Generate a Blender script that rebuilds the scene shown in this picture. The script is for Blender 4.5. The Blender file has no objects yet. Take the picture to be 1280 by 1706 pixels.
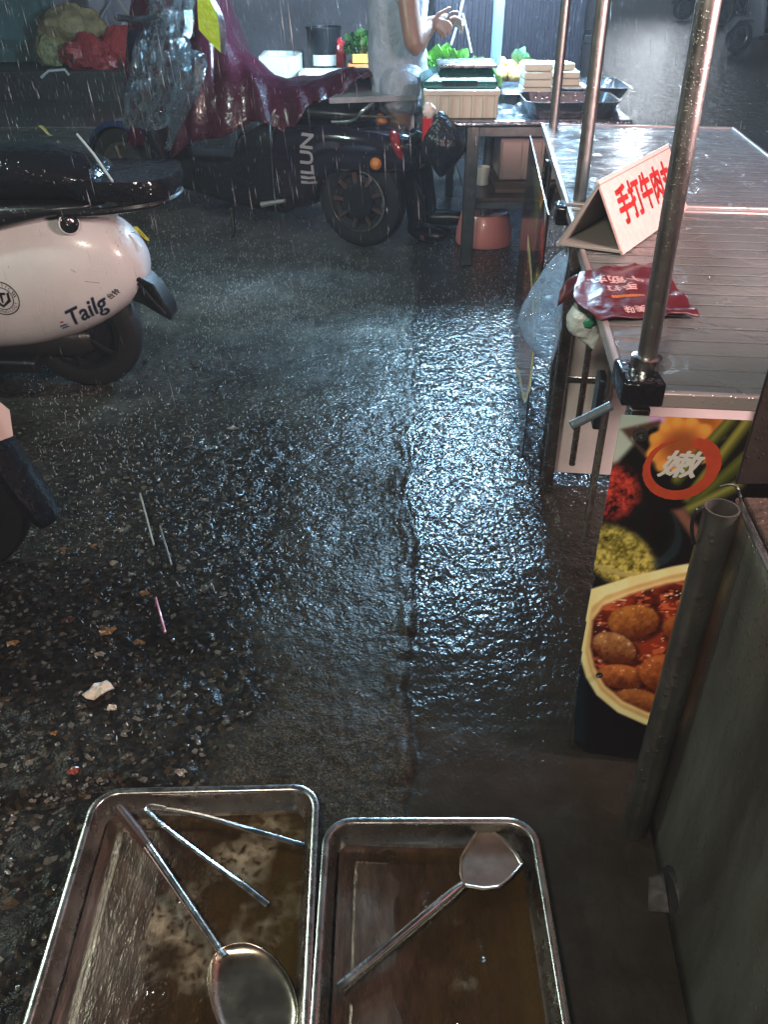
import bpy, bmesh, math, random
import numpy as np
from mathutils import Vector, Matrix
from mathutils.bvhtree import BVHTree
random.seed(7); RNG = np.random.default_rng(11)
sc = bpy.context.scene; C = sc.collection
R = math.radians
# ------------------------------------------------------------------ camera
F, TH, CH = 1400.0, R(34.5), 1.45
CT, ST = math.cos(TH), math.sin(TH)
cam = bpy.data.cameras.new('camera'); camo = bpy.data.objects.new('camera', cam); C.objects.link(camo)
camo.location = (0, 0, CH); camo.rotation_euler = (math.pi/2-TH, 0, 0)
cam.sensor_fit = 'VERTICAL'; cam.sensor_height = 24; cam.lens = 24*F/1706; cam.clip_end = 400; cam.clip_start = .02
sc.camera = camo
# ------------------------------------------------------------------ world, exposure
w = bpy.data.worlds.new('World'); sc.world = w; w.use_nodes = True
nt = w.node_tree; bg = nt.nodes['Background']
sky = nt.nodes.new('ShaderNodeTexSky'); sky.sky_type = 'NISHITA'; sky.sun_disc = False
sky.sun_elevation = R(6); sky.sun_rotation = R(200); sky.air_density = 2; sky.dust_density = 2
hsv = nt.nodes.new('ShaderNodeHueSaturation'); hsv.inputs['Saturation'].default_value = .35
nt.links.new(sky.outputs[0], hsv.inputs['Color']); nt.links.new(hsv.outputs[0], bg.inputs[0])
bg.inputs[1].default_value = .0022
sc.view_settings.view_transform = 'Standard'; sc.view_settings.look = 'None'
sc.view_settings.exposure = .22; sc.view_settings.gamma = 1
try:
    sc.cycles.use_denoising = True
    sc.cycles.max_bounces = 8; sc.cycles.volume_bounces = 0; sc.cycles.transparent_max_bounces = 16
    sc.cycles.sample_clamp_indirect = 4; sc.cycles.volume_step_rate = 4; sc.cycles.caustics_reflective = False; sc.cycles.caustics_refractive = False
except Exception: pass

def light(name, loc, power, col, radius):
    l = bpy.data.lights.new(name, 'POINT'); l.energy = power; l.color = col; l.shadow_soft_size = radius
    o = bpy.data.objects.new(name, l); C.objects.link(o); o.location = loc; return o
LAMP_C = (.80, 5.35, 1.74); LAMP_W = (1.55, .80, 1.62); LAMP_F = (6.6, 24, 3.4); LAMP_B = (-.45, -.45, 2.35)
light('assumed_cool_light', LAMP_C, 560, (.66, .85, 1), .07)  # unseen source, assumed from the cool light up the lane
light('assumed_warm_light', LAMP_W, 265, (1, .67, .64), .24)  # unseen source, assumed from the pink light on the near things
LAMP_L = (-2.7, 2.5, 2.7)
light('left_fill_light', LAMP_L, 130, (.80, 1, .90), .1)  # unseen fill light added at left to lift scooter, cape and ground
light('assumed_street_light', LAMP_F, 560, (.85, .92, 1), .2)  # unseen source, assumed from the bright streak on the far road
light('rear_fill_light', LAMP_B, 150, (1, .90, .74), .12)  # unseen fill light added behind the camera to brighten board, cabinet and trays

# ------------------------------------------------------------------ projection (photo pixel -> place)
def ray(px, py):
    u = (px-640)/F; v = (853-py)/F
    return (u, CT+v*ST, -ST+v*CT)
def G(px, py, z=0.0):
    d = ray(px, py); t = (z-CH)/d[2]; return Vector((d[0]*t, d[1]*t, z))
def P(px, py, Y):
    d = ray(px, py); t = Y/d[1]; return Vector((d[0]*t, Y, CH+d[2]*t))
# ------------------------------------------------------------------ numpy noise
def _h(ix, iy, s):
    n = (ix*374761393 + iy*668265263 + s*1442695) & 0x7fffffff
    n = ((n ^ (n >> 13))*1274126177) & 0x7fffffff
    return ((n ^ (n >> 16)) & 0xffff)/65535.0
def vn(x, y, s=0):
    x = np.asarray(x, float); y = np.asarray(y, float)
    ix = np.floor(x).astype(np.int64); iy = np.floor(y).astype(np.int64); fx = x-ix; fy = y-iy
    fx = fx*fx*(3-2*fx); fy = fy*fy*(3-2*fy)
    return (_h(ix,iy,s)*(1-fx)+_h(ix+1,iy,s)*fx)*(1-fy)+(_h(ix,iy+1,s)*(1-fx)+_h(ix+1,iy+1,s)*fx)*fy
def fbm(x, y, o=4, s=0):
    r = 0; a = .5
    for i in range(o): r = r+a*vn(x*2**i, y*2**i, s+i*17); a *= .5
    return r/(1-.5**o)
def sst(a, b, x):
    t = np.clip((x-a)/(b-a), 0, 1); return t*t*(3-2*t)
# ------------------------------------------------------------------ mesh builder
WORLD_ROOT = {}
class MB:
    def __init__(s): s.v = []; s.f = []; s.m = []
    def add(s, vs, fs, mi=0):
        b = len(s.v); s.v += [tuple(v) for v in vs]; s.f += [tuple(b+i for i in f) for f in fs]; s.m += [mi]*len(fs); return s
    def box(s, c, size, rz=0, mi=0, M=None):
        hx, hy, hz = size[0]/2, size[1]/2, size[2]/2
        vs = [Vector((x, y, z)) for z in (-hz, hz) for y in (-hy, hy) for x in (-hx, hx)]
        rot = M if M is not None else Matrix.Rotation(rz, 3, 'Z')
        vs = [rot@v+Vector(c) for v in vs]
        return s.add(vs, [(0,2,3,1),(4,5,7,6),(0,1,5,4),(2,6,7,3),(0,4,6,2),(1,3,7,5)], mi)
    def loft(s, rings, cap=True, mi=0, closed=True):
        n = len(rings[0]); vs = [p for r in rings for p in r]; fs = []
        for i in range(len(rings)-1):
            for j in range(n if closed else n-1):
                k = (j+1) % n; fs.append((i*n+j, i*n+k, (i+1)*n+k, (i+1)*n+j))
        if cap: fs += [tuple(range(n))[::-1], tuple((len(rings)-1)*n+j for j in range(n))]
        return s.add(vs, fs, mi)
    def tube(s, pts, r, n=10, cap=True, mi=0):
        pts = [Vector(p) for p in pts]; rr = r if isinstance(r, (list, tuple)) else [r]*len(pts); rings = []; up = None
        for i, p in enumerate(pts):
            t = (pts[min(i+1, len(pts)-1)]-pts[max(i-1, 0)]).normalized()
            if up is None: up = Vector((0, 0, 1)) if abs(t.z) < .9 else Vector((1, 0, 0))
            a = (up-t*up.dot(t)).normalized(); up = a; b = t.cross(a)
            rings.append([p+(a*math.cos(2*math.pi*k/n)+b*math.sin(2*math.pi*k/n))*rr[i] for k in range(n)])
        return s.loft(rings, cap, mi)
    def lathe(s, prof, c=(0, 0, 0), n=24, axis=None, mi=0, cap=True):
        q = Vector((0, 0, 1)).rotation_difference(Vector(axis)) if axis else None; rings = []
        for r, z in prof:
            ring = [Vector((max(r, 1e-4)*math.cos(2*math.pi*k/n), max(r, 1e-4)*math.sin(2*math.pi*k/n), z)) for k in range(n)]
            rings.append([(q@p if q else p)+Vector(c) for p in ring])
        return s.loft(rings, cap, mi)
    def ell(s, c, rad, n=14, m=9, M=None, mi=0, jit=0):
        rings = []
        for i in range(m+1):
            a = -math.pi/2+math.pi*i/m; ring = []
            for k in range(n):
                b = 2*math.pi*k/n; j = 1+random.uniform(-jit, jit)
                p = Vector((rad[0]*math.cos(a)*math.cos(b)*j, rad[1]*math.cos(a)*math.sin(b)*j, rad[2]*math.sin(a)*j))
                ring.append((M@p if M is not None else p)+Vector(c))
            rings.append(ring)
        return s.loft(rings, True, mi)
    def grid(s, fn, nu, nv, mi=0):
        vs = [fn(i/nu, j/nv) for j in range(nv+1) for i in range(nu+1)]
        fs = [(j*(nu+1)+i, j*(nu+1)+i+1, (j+1)*(nu+1)+i+1, (j+1)*(nu+1)+i) for j in range(nv) for i in range(nu)]
        return s.add(vs, fs, mi)
    def prism(s, poly, d, mi=0):            # poly: 3-D points, extruded by vector d
        n = len(poly); vs = [Vector(p) for p in poly]+[Vector(p)+Vector(d) for p in poly]
        return s.add(vs, [tuple(range(n))[::-1], tuple(range(n, 2*n))]+[(i, (i+1) % n, n+(i+1) % n, n+i) for i in range(n)], mi)
    def build(s, name, mats, parent=None, smooth=35, bevel=0, subd=0, solid=0, fix=True):
        me = bpy.data.meshes.new(name); me.from_pydata(s.v, [], s.f)
        mats = mats if isinstance(mats, (list, tuple)) else [mats]
        for m in mats: me.materials.append(m)
        if len(mats) > 1: me.polygons.foreach_set('material_index', s.m)
        if fix:
            bm = bmesh.new(); bm.from_mesh(me); bmesh.ops.remove_doubles(bm, verts=bm.verts, dist=1e-5)
            bmesh.ops.recalc_face_normals(bm, faces=bm.faces); bm.to_mesh(me); bm.free()
        o = link(name, me, parent)
        if smooth:
            me.shade_smooth()
            if smooth < 180: me.set_sharp_from_angle(angle=R(smooth))
        if solid: m = o.modifiers.new('s', 'SOLIDIFY'); m.thickness = solid; m.offset = 0
        if bevel: m = o.modifiers.new('b', 'BEVEL'); m.width = bevel; m.segments = 2; m.limit_method = 'ANGLE'; m.harden_normals = False
        if subd: m = o.modifiers.new('u', 'SUBSURF'); m.levels = subd; m.render_levels = subd
        return o
def link(name, me, parent=None):
    o = bpy.data.objects.new(name, me); C.objects.link(o)
    if parent is not None:
        o.parent = parent
        if parent.name in WORLD_ROOT: o.matrix_parent_inverse = Matrix.Translation(-WORLD_ROOT[parent.name])
    return o
def tag(o, label=None, cat=None, group=None, kind=None):
    for k, v in (('label', label), ('category', cat), ('group', group), ('kind', kind)):
        if v: o[k] = v
    return o
def thing(name, label, cat, loc=(0, 0, 0), group=None, rz=None):   # rz given: the parts are in local coordinates
    o = bpy.data.objects.new(name, None); C.objects.link(o); o.location = loc; o.empty_display_size = .1
    if rz is None: WORLD_ROOT[o.name] = Vector(loc)
    else: o.rotation_euler = (0, 0, rz)
    return tag(o, label, cat, group)
def copy_tree(o, parent=None):
    c = o.copy(); C.objects.link(c)
    if parent: c.parent = parent
    for ch in [x for x in C.objects if x.parent == o]: copy_tree(ch, c)
    return c
def text_mesh(body, size, bold=0.0, shear=0.0, sub=0):
    cu = bpy.data.curves.new('lettering', 'FONT'); cu.body = body; cu.size = size; cu.align_x = 'CENTER'; cu.align_y = 'CENTER'
    cu.offset = bold; cu.shear = shear; cu.resolution_u = 3
    o = bpy.data.objects.new('lettering', cu); C.objects.link(o)
    me = bpy.data.meshes.new_from_object(o.evaluated_get(bpy.context.evaluated_depsgraph_get()))
    vs = [v.co.copy() for v in me.vertices]; fs = [tuple(p.vertices) for p in me.polygons]
    bpy.data.objects.remove(o); bpy.data.curves.remove(cu); bpy.data.meshes.remove(me)
    return vs, fs
def fat(tm, d, k=8):          # heavier strokes: shifted copies laid a hair apart
    vs, fs = [], []
    for i in range(k+1):
        a = 2*math.pi*i/k; o = Vector((d*math.cos(a), d*math.sin(a), .00004*i)) if i < k else Vector((0, 0, .0004)); b = len(vs)
        vs += [v+o for v in tm[0]]; fs += [tuple(b+j for j in f) for f in tm[1]]
    return vs, fs
def decal(tm, origin, ux, uy, bvh, depth, off=.0015):   # flat lettering laid on a curved panel
    n = Vector(ux).cross(Vector(uy)).normalized(); mb = MB(); vs = []
    for v in tm[0]:
        p = Vector(origin)+Vector(ux)*v.x+Vector(uy)*v.y; off_ = off+v.z
        h = bvh.ray_cast(p+n*depth, -n, depth*2.5)
        vs.append(h[0]+n*off_ if h[0] else p)
    mb.add(vs, tm[1]); return mb
def flat(tm, origin, ux, uy, off=.001):
    ux = Vector(ux); uy = Vector(uy); n = ux.cross(uy).normalized(); mb = MB()
    mb.add([Vector(origin)+ux*v.x+uy*v.y+n*(off+v.z) for v in tm[0]], tm[1]); return mb
def bvh_of(o):
    dg = bpy.context.evaluated_depsgraph_get(); e = o.evaluated_get(dg); me = e.to_mesh()
    b = BVHTree.FromPolygons([v.co.copy() for v in me.vertices], [tuple(p.vertices) for p in me.polygons]); e.to_mesh_clear(); return b
def smoothpts(pts, n=6):                     # Catmull-Rom
    pts = [Vector(p) for p in pts]; q = [pts[0]]+pts+[pts[-1]]; out = []
    for i in range(1, len(q)-2):
        for k in range(n):
            t = k/n; a, b, c, d = q[i-1], q[i], q[i+1], q[i+2]
            out.append(.5*((2*b)+(c-a)*t+(2*a-5*b+4*c-d)*t*t+(3*b-a-3*c+d)*t*t*t))
    return out+[pts[-1]]
# ------------------------------------------------------------------ materials
def L(h):                                    # sRGB hex -> linear
    c = [int(h[i:i+2], 16)/255 for i in (0, 2, 4)]
    return tuple(x/12.92 if x <= .04045 else ((x+.055)/1.055)**2.4 for x in c)
def mat(name, col, rough=.5, metal=0, bump=None, var=None, coat=0, trans=0, emis=None, drops=0, alpha=1, spec=.5, rvar=None, stretch=None, ior=None, col2=None):
    m = bpy.data.materials.new(name); m.use_nodes = True; t = m.node_tree; b = t.nodes['Principled BSDF']; N = t.nodes.new; K = t.links.new
    b.inputs['Base Color'].default_value = (*col, 1); b.inputs['Roughness'].default_value = rough; b.inputs['Metallic'].default_value = metal
    b.inputs['Coat Weight'].default_value = coat; b.inputs['Coat Roughness'].default_value = .05
    b.inputs['Transmission Weight'].default_value = trans; b.inputs['Alpha'].default_value = alpha; b.inputs['Specular IOR Level'].default_value = spec
    if ior: b.inputs['IOR'].default_value = ior
    if emis: b.inputs['Emission Color'].default_value = (*emis[0], 1); b.inputs['Emission Strength'].default_value = emis[1]
    tc = N('ShaderNodeTexCoord'); src = tc.outputs['Object']
    if stretch:
        mp = N('ShaderNodeMapping'); mp.inputs['Scale'].default_value = stretch; K(src, mp.inputs[0]); src = mp.outputs[0]
    def noise(sc_, det=4, rgh=.6):
        n = N('ShaderNodeTexNoise'); n.inputs['Scale'].default_value = sc_; n.inputs['Detail'].default_value = det; n.inputs['Roughness'].default_value = rgh
        K(src, n.inputs['Vector']); return n.outputs['Fac']
    def ramp(fac, a, b_, ca, cb):
        r = N('ShaderNodeValToRGB'); r.color_ramp.elements[0].position = a; r.color_ramp.elements[1].position = b_
        r.color_ramp.elements[0].color = ca; r.color_ramp.elements[1].color = cb; K(fac, r.inputs[0]); return r.outputs[0]
    if var or col2:
        s_, a_ = var or (8, .5)
        c2 = col2 or tuple(x*(1-a_) for x in col)
        K(ramp(noise(s_), .35, .65, (*c2, 1), (*col, 1)), b.inputs['Base Color'])
    if rvar: K(ramp(noise(rvar[0]), .3, .7, (rvar[1],)*3+(1,), (rvar[2],)*3+(1,)), b.inputs['Roughness'])
    h = None
    if bump:
        bs = bump if isinstance(bump, list) else [bump]
        for s_, d_ in bs:
            bp = N('ShaderNodeBump'); bp.inputs['Strength'].default_value = 1; bp.inputs['Distance'].default_value = d_
            K(noise(s_, 3), bp.inputs['Height'])
            if h: K(h, bp.inputs['Normal'])
            h = bp.outputs[0]
    if drops:                                # beads of rain water
        vo = N('ShaderNodeTexVoronoi'); vo.inputs['Scale'].default_value = drops; vo.inputs['Randomness'].default_value = 1; K(tc.outputs['Object'], vo.inputs['Vector'])
        bp = N('ShaderNodeBump'); bp.inputs['Strength'].default_value = 1; bp.inputs['Distance'].default_value = .07/drops
        K(ramp(vo.outputs['Distance'], .08, .30, (1, 1, 1, 1), (0, 0, 0, 1)), bp.inputs['Height'])
        if h: K(h, bp.inputs['Normal'])
        h = bp.outputs[0]
    if h: K(h, b.inputs['Normal'])
    return m
def film(name, tint, rough, bump, gl=(.9, .95, 1), haze=.0, drops=0):  # thin clear plastic: transparent, with gloss and some milky scatter
    m = mat(name, gl, rough, bump=bump, drops=drops); t = m.node_tree; b = t.nodes['Principled BSDF']
    tr = t.nodes.new('ShaderNodeBsdfTransparent'); tr.inputs[0].default_value = (*tint, 1)
    gls = t.nodes.new('ShaderNodeBsdfGlossy'); gls.inputs['Roughness'].default_value = rough; gls.inputs[0].default_value = (*gl, 1)
    df = t.nodes.new('ShaderNodeBsdfTranslucent'); df.inputs[0].default_value = (*gl, 1)
    fr = t.nodes.new('ShaderNodeLayerWeight'); fr.inputs[0].default_value = .35
    nl = b.inputs['Normal'].links[0].from_socket if b.inputs['Normal'].links else None
    if nl:
        for n_ in (gls, df, fr): t.links.new(nl, n_.inputs['Normal'])
    mx = t.nodes.new('ShaderNodeMixShader'); t.links.new(fr.outputs['Fresnel'], mx.inputs[0]); t.links.new(tr.outputs[0], mx.inputs[1]); t.links.new(gls.outputs[0], mx.inputs[2])
    m2 = t.nodes.new('ShaderNodeMixShader'); m2.inputs[0].default_value = haze; t.links.new(mx.outputs[0], m2.inputs[1]); t.links.new(df.outputs[0], m2.inputs[2])
    t.links.new(m2.outputs[0], t.nodes['Material Output'].inputs['Surface']); return m
def M_():
    d = {}
    d['steel'] = mat('stainless_steel', (.55, .55, .54), .22, 1, bump=(60, .00015), rvar=(30, .15, .32))
    d['steel_wet'] = mat('wet_steel_pole', (.44, .42, .41), .38, 1, drops=260, rvar=(40, .32, .42))
    d['steel_dull'] = mat('dull_steel', (.22, .225, .215), .36, 1, bump=[(9, .004), (120, .0006)], var=(5, .35), rvar=(14, .28, .5))
    d['dark_steel'] = mat('dark_steel', (.24, .24, .22), .34, .9, bump=[(7, .004)], drops=55, var=(9, .4))
    d['black'] = mat('black_plastic', (.010, .011, .013), .3, drops=70)
    d['blackgloss'] = mat('wet_black_gloss', (.008, .009, .012), .12, bump=[(14, .006)], drops=60)
    d['rubber'] = mat('tyre_rubber', (.012, .012, .013), .55, bump=(90, .002))
    d['chrome'] = mat('chrome', (.7, .7, .7), .12, 1)
    d['white'] = mat('white_paint', (.72, .72, .72), .22, coat=.6, var=(5, .10), drops=120)
    d['navy'] = mat('dark_plum_paint', (.010, .007, .015), .16, coat=.7, bump=(10, .001))
    d['maroon'] = mat('maroon_pvc', (.056, .009, .022), .22, bump=[(9, .012), (40, .003)], drops=45, coat=.4)
    d['red'] = mat('red_plastic', (.45, .02, .025), .25)
    d['amber'] = mat('amber_lens', (.55, .20, .04), .15, coat=.5)
    d['grey'] = mat('grey_board', (.34, .38, .42), .28, bump=(40, .002), var=(8, .3))
    d['foam'] = mat('foam_box', (.75, .74, .68), .6, bump=(60, .002))
    d['wood'] = mat('dark_wood', (.045, .016, .008), .5, var=(20, .5), stretch=(1, 1, .2))
    d['pink'] = mat('pink_plastic', (.86, .28, .26), .3, coat=.3)
    d['cream'] = mat('cream_plastic', (.62, .58, .48), .4)
    d['green'] = mat('green_enamel', (.01, .075, .06), .25, coat=.4)
    d['leaf'] = mat('leaf_green', (.20, .42, .08), .4, col2=(.05, .20, .03), var=(25, .5))
    d['leafdark'] = mat('dark_leaf', (.05, .16, .03), .4, var=(25, .6))
    d['tofu'] = mat('tofu', (.78, .72, .58), .35, bump=(80, .001))
    d['puff'] = mat('fried_tofu', (.62, .38, .12), .55, bump=(60, .004), var=(20, .4))
    d['skin'] = mat('skin', (.34, .20, .15), .36, bump=(60, .001), var=(9, .12))
    d['shirt'] = mat('wet_shirt', (.30, .36, .42), .5, bump=[(9, .02), (30, .006)], col2=(.42, .52, .66), var=(5, .3))
    d['shorts'] = mat('wet_shorts', (.42, .50, .62), .45, bump=[(14, .02)], var=(7, .4))
    d['boot'] = mat('rubber_boot', (.012, .014, .02), .3)
    d['brownpaper'] = mat('brown_paper', (.30, .22, .09), .7, bump=[(14, .03)], var=(9, .5))
    d['redbag'] = mat('red_bag', (.30, .03, .03), .3, bump=[(12, .03)])
    d['sign'] = mat('painted_board', (.78, .55, .52), .35, var=(70, .16), drops=120)
    d['edge'] = mat('board_edge', (.24, .24, .22), .5)
    d['redpaint'] = mat('red_lettering', (.55, .03, .03), .4, var=(60, .5))
    d['letter'] = mat('printed_white', (.75, .70, .66), .4)
    return d
M = M_()
# ================================================================== SETTING
def seam_x(y): return np.interp(y, [0, 1.05, 3.2, 4.5, 9], [.045, .05, .12, .165, .3])+.045*(vn(np.asarray(y)*5, np.asarray(y)*0+3, 5)-.5)+.012*(vn(np.asarray(y)*40, np.asarray(y)*0, 6)-.5)
def debris_x(y): return np.interp(y, [0, 1.0, 1.29, 1.75, 2.4, 3.2, 5], [-.5, -.33, -.28, -.27, -.24, -.55, -.75])+.12*(vn(np.asarray(y)*5, np.asarray(y)*0, 8)-.5)+.03*(vn(np.asarray(y)*25, np.asarray(y)*0, 9)-.5)
def ground():
    def steps(a, b, h, far, g):
        xs = list(np.arange(a, b, h)); s = h; x = xs[-1]
        while x < far: s *= g; x += s; xs.append(x)
        return xs
    xr = steps(-1.75, .75, .0085, 60, 1.12); s = .0085; x = xr[0]; lo = []
    while x > -60: s *= 1.12; x -= s; lo.append(x)
    xs = np.array(lo[::-1]+xr)
    y0 = steps(.45, 3.4, .0085, 90, 1.025); lo = []; s = .0085; y = y0[0]
    while y > -12: s *= 1.15; y -= s; lo.append(y)
    ys = np.array(lo[::-1]+y0)
    X, Y = np.meshgrid(xs, ys); n = X.shape
    sm = sst(-.008, .008, X-seam_x(Y)); dm = 1-sst(-.07, .05, X-debris_x(Y)); fade = 1-sst(3.6, 6, Y)
    strip = (1-sm)*(1-dm)
    cob = fbm(X*22, Y*22, 3, 2); st = fbm(X*55, Y*55, 3, 4)
    Z = dm*fade*(.012*(cob-.5)+.012*np.clip(st-.52, 0, 1)*2+.014*(fbm(X*3, Y*3, 2, 12)-.5))
    Z += strip*fade*(.006*(st-.5)+.008*(fbm(X*9, Y*9, 3, 33)-.5)+.004)
    Z += sm*fade*(00.0004*np.sin(Y*150+3*fbm(X*4, Y*4, 2, 5))*.5+.005*(fbm(X*6, Y*14, 3, 6)-.5)-.004)
    groove = np.exp(-((X-seam_x(Y)+.004)/.008)**2)*(.35+.65*vn(X*9, Y*9, 41)); Z -= groove*fade*(.006+.009*vn(X*30, Y*30, 40))
    ridge = np.exp(-((X-seam_x(Y)+.030)/.022)**2)*np.clip(vn(X*25, Y*22, 61)*1.6-.45, 0, 1); Z += ridge*fade*.011
    crack = np.exp(-((Y-1.06-.05*vn(X*7, X*0, 55))/.02)**2)*(X < -.2); Z -= crack*.03+(.02*sst(.02, -.02, Y-1.04-.05*vn(X*7, X*0, 55)))*0
    Z = np.where((Y > 4) & (X < -3.4), Z, Z)
    V = np.stack([X, Y, Z], -1).reshape(-1, 3); a = np.arange(n[0]*n[1]).reshape(n)
    Fq = np.stack([a[:-1, :-1], a[:-1, 1:], a[1:, 1:], a[1:, :-1]], -1).reshape(-1, 4)
    me = bpy.data.meshes.new('ground'); me.vertices.add(len(V)); me.vertices.foreach_set('co', V.ravel())
    me.loops.add(Fq.size); me.loops.foreach_set('vertex_index', Fq.ravel().astype(np.int32)); me.polygons.add(len(Fq))
    me.polygons.foreach_set('loop_start', np.arange(0, Fq.size, 4, dtype=np.int32)); me.update(calc_edges=True); me.validate()
    at = me.color_attributes.new('zone', 'FLOAT_COLOR', 'POINT')
    at.data.foreach_set('color', np.stack([dm, sm, np.clip(groove, 0, 1), np.ones_like(dm)], -1).reshape(-1).astype(np.float32))
    me.shade_smooth()
    m = bpy.data.materials.new('wet_ground'); m.use_nodes = True; t = m.node_tree; N = t.nodes.new; K = t.links.new; b = t.nodes['Principled BSDF']
    tc = N('ShaderNodeTexCoord'); zn = N('ShaderNodeVertexColor'); zn.layer_name = 'zone'; sp = N('ShaderNodeSeparateColor'); K(zn.outputs[0], sp.inputs[0])
    def noise(sc_, det=4, stretch=None, rg=.6, dist=0):
        q = N('ShaderNodeTexNoise'); q.inputs['Scale'].default_value = sc_; q.inputs['Detail'].default_value = det; q.inputs['Roughness'].default_value = rg; q.inputs['Distortion'].default_value = dist
        if stretch: mp = N('ShaderNodeMapping'); mp.inputs['Scale'].default_value = stretch; K(tc.outputs['Object'], mp.inputs[0]); K(mp.outputs[0], q.inputs[0])
        else: K(tc.outputs['Object'], q.inputs[0])
        return q.outputs['Fac']
    def ramp(f, els):
        r = N('ShaderNodeValToRGB'); e = r.color_ramp.elements
        while len(e) < len(els): e.new(.5)
        for q, (p, c) in zip(e, els): q.position = p; q.color = (*c, 1) if len(c) == 3 else c
        K(f, r.inputs[0]); return r.outputs[0]
    def mix(f, a, b_, ty='RGBA'):
        x = N('ShaderNodeMix'); x.data_type = ty
        i = {'RGBA': (6, 7, 2), 'FLOAT': (2, 3, 0)}[ty]; K(f, x.inputs[0])
        for s_, k in ((a, i[0]), (b_, i[1])):
            if hasattr(s_, 'links'): K(s_, x.inputs[k])
            else: x.inputs[k].default_value = s_
        return x.outputs[i[2]]
    vo = N('ShaderNodeTexVoronoi'); vo.inputs['Scale'].default_value = 88; K(tc.outputs['Object'], vo.inputs['Vector'])
    sv = N('ShaderNodeSeparateColor'); K(vo.outputs['Color'], sv.inputs[0])
    stone = ramp(sv.outputs[0], [(0, (.006, .006, .006)), (.6, (.012, .0115, .0105)), (.86, (.020, .018, .014)), (.96, (.036, .024, .013)), (1, (.10, .09, .075))])
    conc = mix(ramp(noise(230, 2), [(.42, (0, 0, 0)), (.62, (1, 1, 1))]), ramp(noise(12, 5), [(.3, (.006, .005, .0035)), (.7, (.020, .0165, .011))]), ramp(noise(90, 2), [(.35, (.016, .013, .008)), (.75, (.10, .082, .055))]))
    slab = ramp(noise(9, 5), [(.3, (.016, .0135, .0105)), (.7, (.030, .0255, .020))])
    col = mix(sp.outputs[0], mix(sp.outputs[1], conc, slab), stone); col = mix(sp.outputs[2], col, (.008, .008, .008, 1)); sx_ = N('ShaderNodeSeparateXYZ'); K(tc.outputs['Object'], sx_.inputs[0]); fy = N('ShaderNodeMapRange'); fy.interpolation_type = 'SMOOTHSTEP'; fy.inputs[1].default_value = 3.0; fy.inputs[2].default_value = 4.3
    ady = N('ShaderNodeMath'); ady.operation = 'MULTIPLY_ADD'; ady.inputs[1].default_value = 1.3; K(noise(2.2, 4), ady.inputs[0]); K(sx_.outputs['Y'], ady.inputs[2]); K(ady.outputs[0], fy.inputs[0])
    far_ = mix(sp.outputs[1], ramp(noise(7, 6, None, .7), [(.3, (.030, .034, .031)), (.7, (.12, .128, .118))]), (.035, .035, .033, 1)); col = mix(fy.outputs[0], col, far_)   # cool lamp light up the lane, put into the base colour as paler ground
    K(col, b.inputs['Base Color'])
    rg = mix(sp.outputs[1], ramp(noise(18, 3), [(.35, (.08,)*3), (.65, (.26,)*3)]), ramp(noise(5, 3), [(.35, (.045,)*3), (.7, (.10,)*3)])); K(rg, b.inputs['Roughness'])
    b.inputs['IOR'].default_value = 1.36
    # running water on the slab: short wavelets; splash-pocked film elsewhere
    wav = noise(56, 1, (1.15, .9, 1), .5, .9); wav2 = noise(22, 1, (1.1, .9, 1), .5, .8); fine = noise(170, 1)
    def math_(op, a, b_):
        q = N('ShaderNodeMath'); q.operation = op
        for s_, k in ((a, 0), (b_, 1)):
            if hasattr(s_, 'links'): K(s_, q.inputs[k])
            else: q.inputs[k].default_value = s_
        return q.outputs[0]
    hs = math_('ADD', math_('MULTIPLY', wav, .0056), math_('MULTIPLY', wav2, .0066))
    hl = math_('ADD', math_('MULTIPLY', noise(58, 1, None, .5, .9), .0062), math_('MULTIPLY', noise(120, 1, None, .5, .5), .0022))
    H = mix(sp.outputs[1], hl, hs, 'FLOAT')
    sy = N('ShaderNodeSeparateXYZ'); K(tc.outputs['Object'], sy.inputs[0]); ad = math_('ADD', sy.outputs['Y'], math_('MULTIPLY', noise(3, 3), .9))
    mr = N('ShaderNodeMapRange'); mr.interpolation_type = 'SMOOTHSTEP'; mr.inputs[1].default_value = 1.45; mr.inputs[2].default_value = 2.6; K(ad, mr.inputs[0]); shel = mr.outputs[0]   # sheltered strip by the trays: damp, not flooded
    H = math_('MULTIPLY', H, math_('ADD', math_('MULTIPLY', shel, .7), .3)); H = math_('ADD', H, math_('MULTIPLY', math_('SUBTRACT', 1.0, sp.outputs[1]), math_('MULTIPLY', noise(210, 2, None, .6), .0009)))
    dr_ = mix(sp.outputs[1], mix(sp.outputs[0], ramp(noise(26, 4), [(.35, (.36,)*3), (.65, (.7,)*3)]), ramp(noise(14, 3), [(.35, (.10,)*3), (.65, (.36,)*3)])), ramp(noise(7, 3), [(.35, (.12,)*3), (.65, (.34,)*3)])); rg = mix(shel, dr_, rg); rg = mix(fy.outputs[0], rg, ramp(noise(9, 4), [(.3, (.08,)*3), (.7, (.24,)*3)])); K(rg, b.inputs['Roughness']); pud = mix(sp.outputs[1], ramp(noise(2.6, 4, None, .6, .8), [(.36, (.10,)*3), (.62, (.58,)*3)]), (.5, .5, .5, 1)); K(mix(shel, (.10, .10, .10, 1), pud), b.inputs['Specular IOR Level'])
    fz_ = N('ShaderNodeMapRange'); fz_.inputs[1].default_value = 4.2; fz_.inputs[2].default_value = 7; K(sy.outputs['Y'], fz_.inputs[0]); H = math_('ADD', H, math_('MULTIPLY', fz_.outputs[0], math_('MULTIPLY', noise(9, 2, (1.2, .5, 1)), .022)))
    bp = N('ShaderNodeBump'); bp.inputs['Strength'].default_value = 1; bp.inputs['Distance'].default_value = 1; K(H, bp.inputs['Height']); K(bp.outputs[0], b.inputs['Normal'])
    me.materials.append(m); o = link('ground', me); o['kind'] = 'structure'; return o
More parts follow.
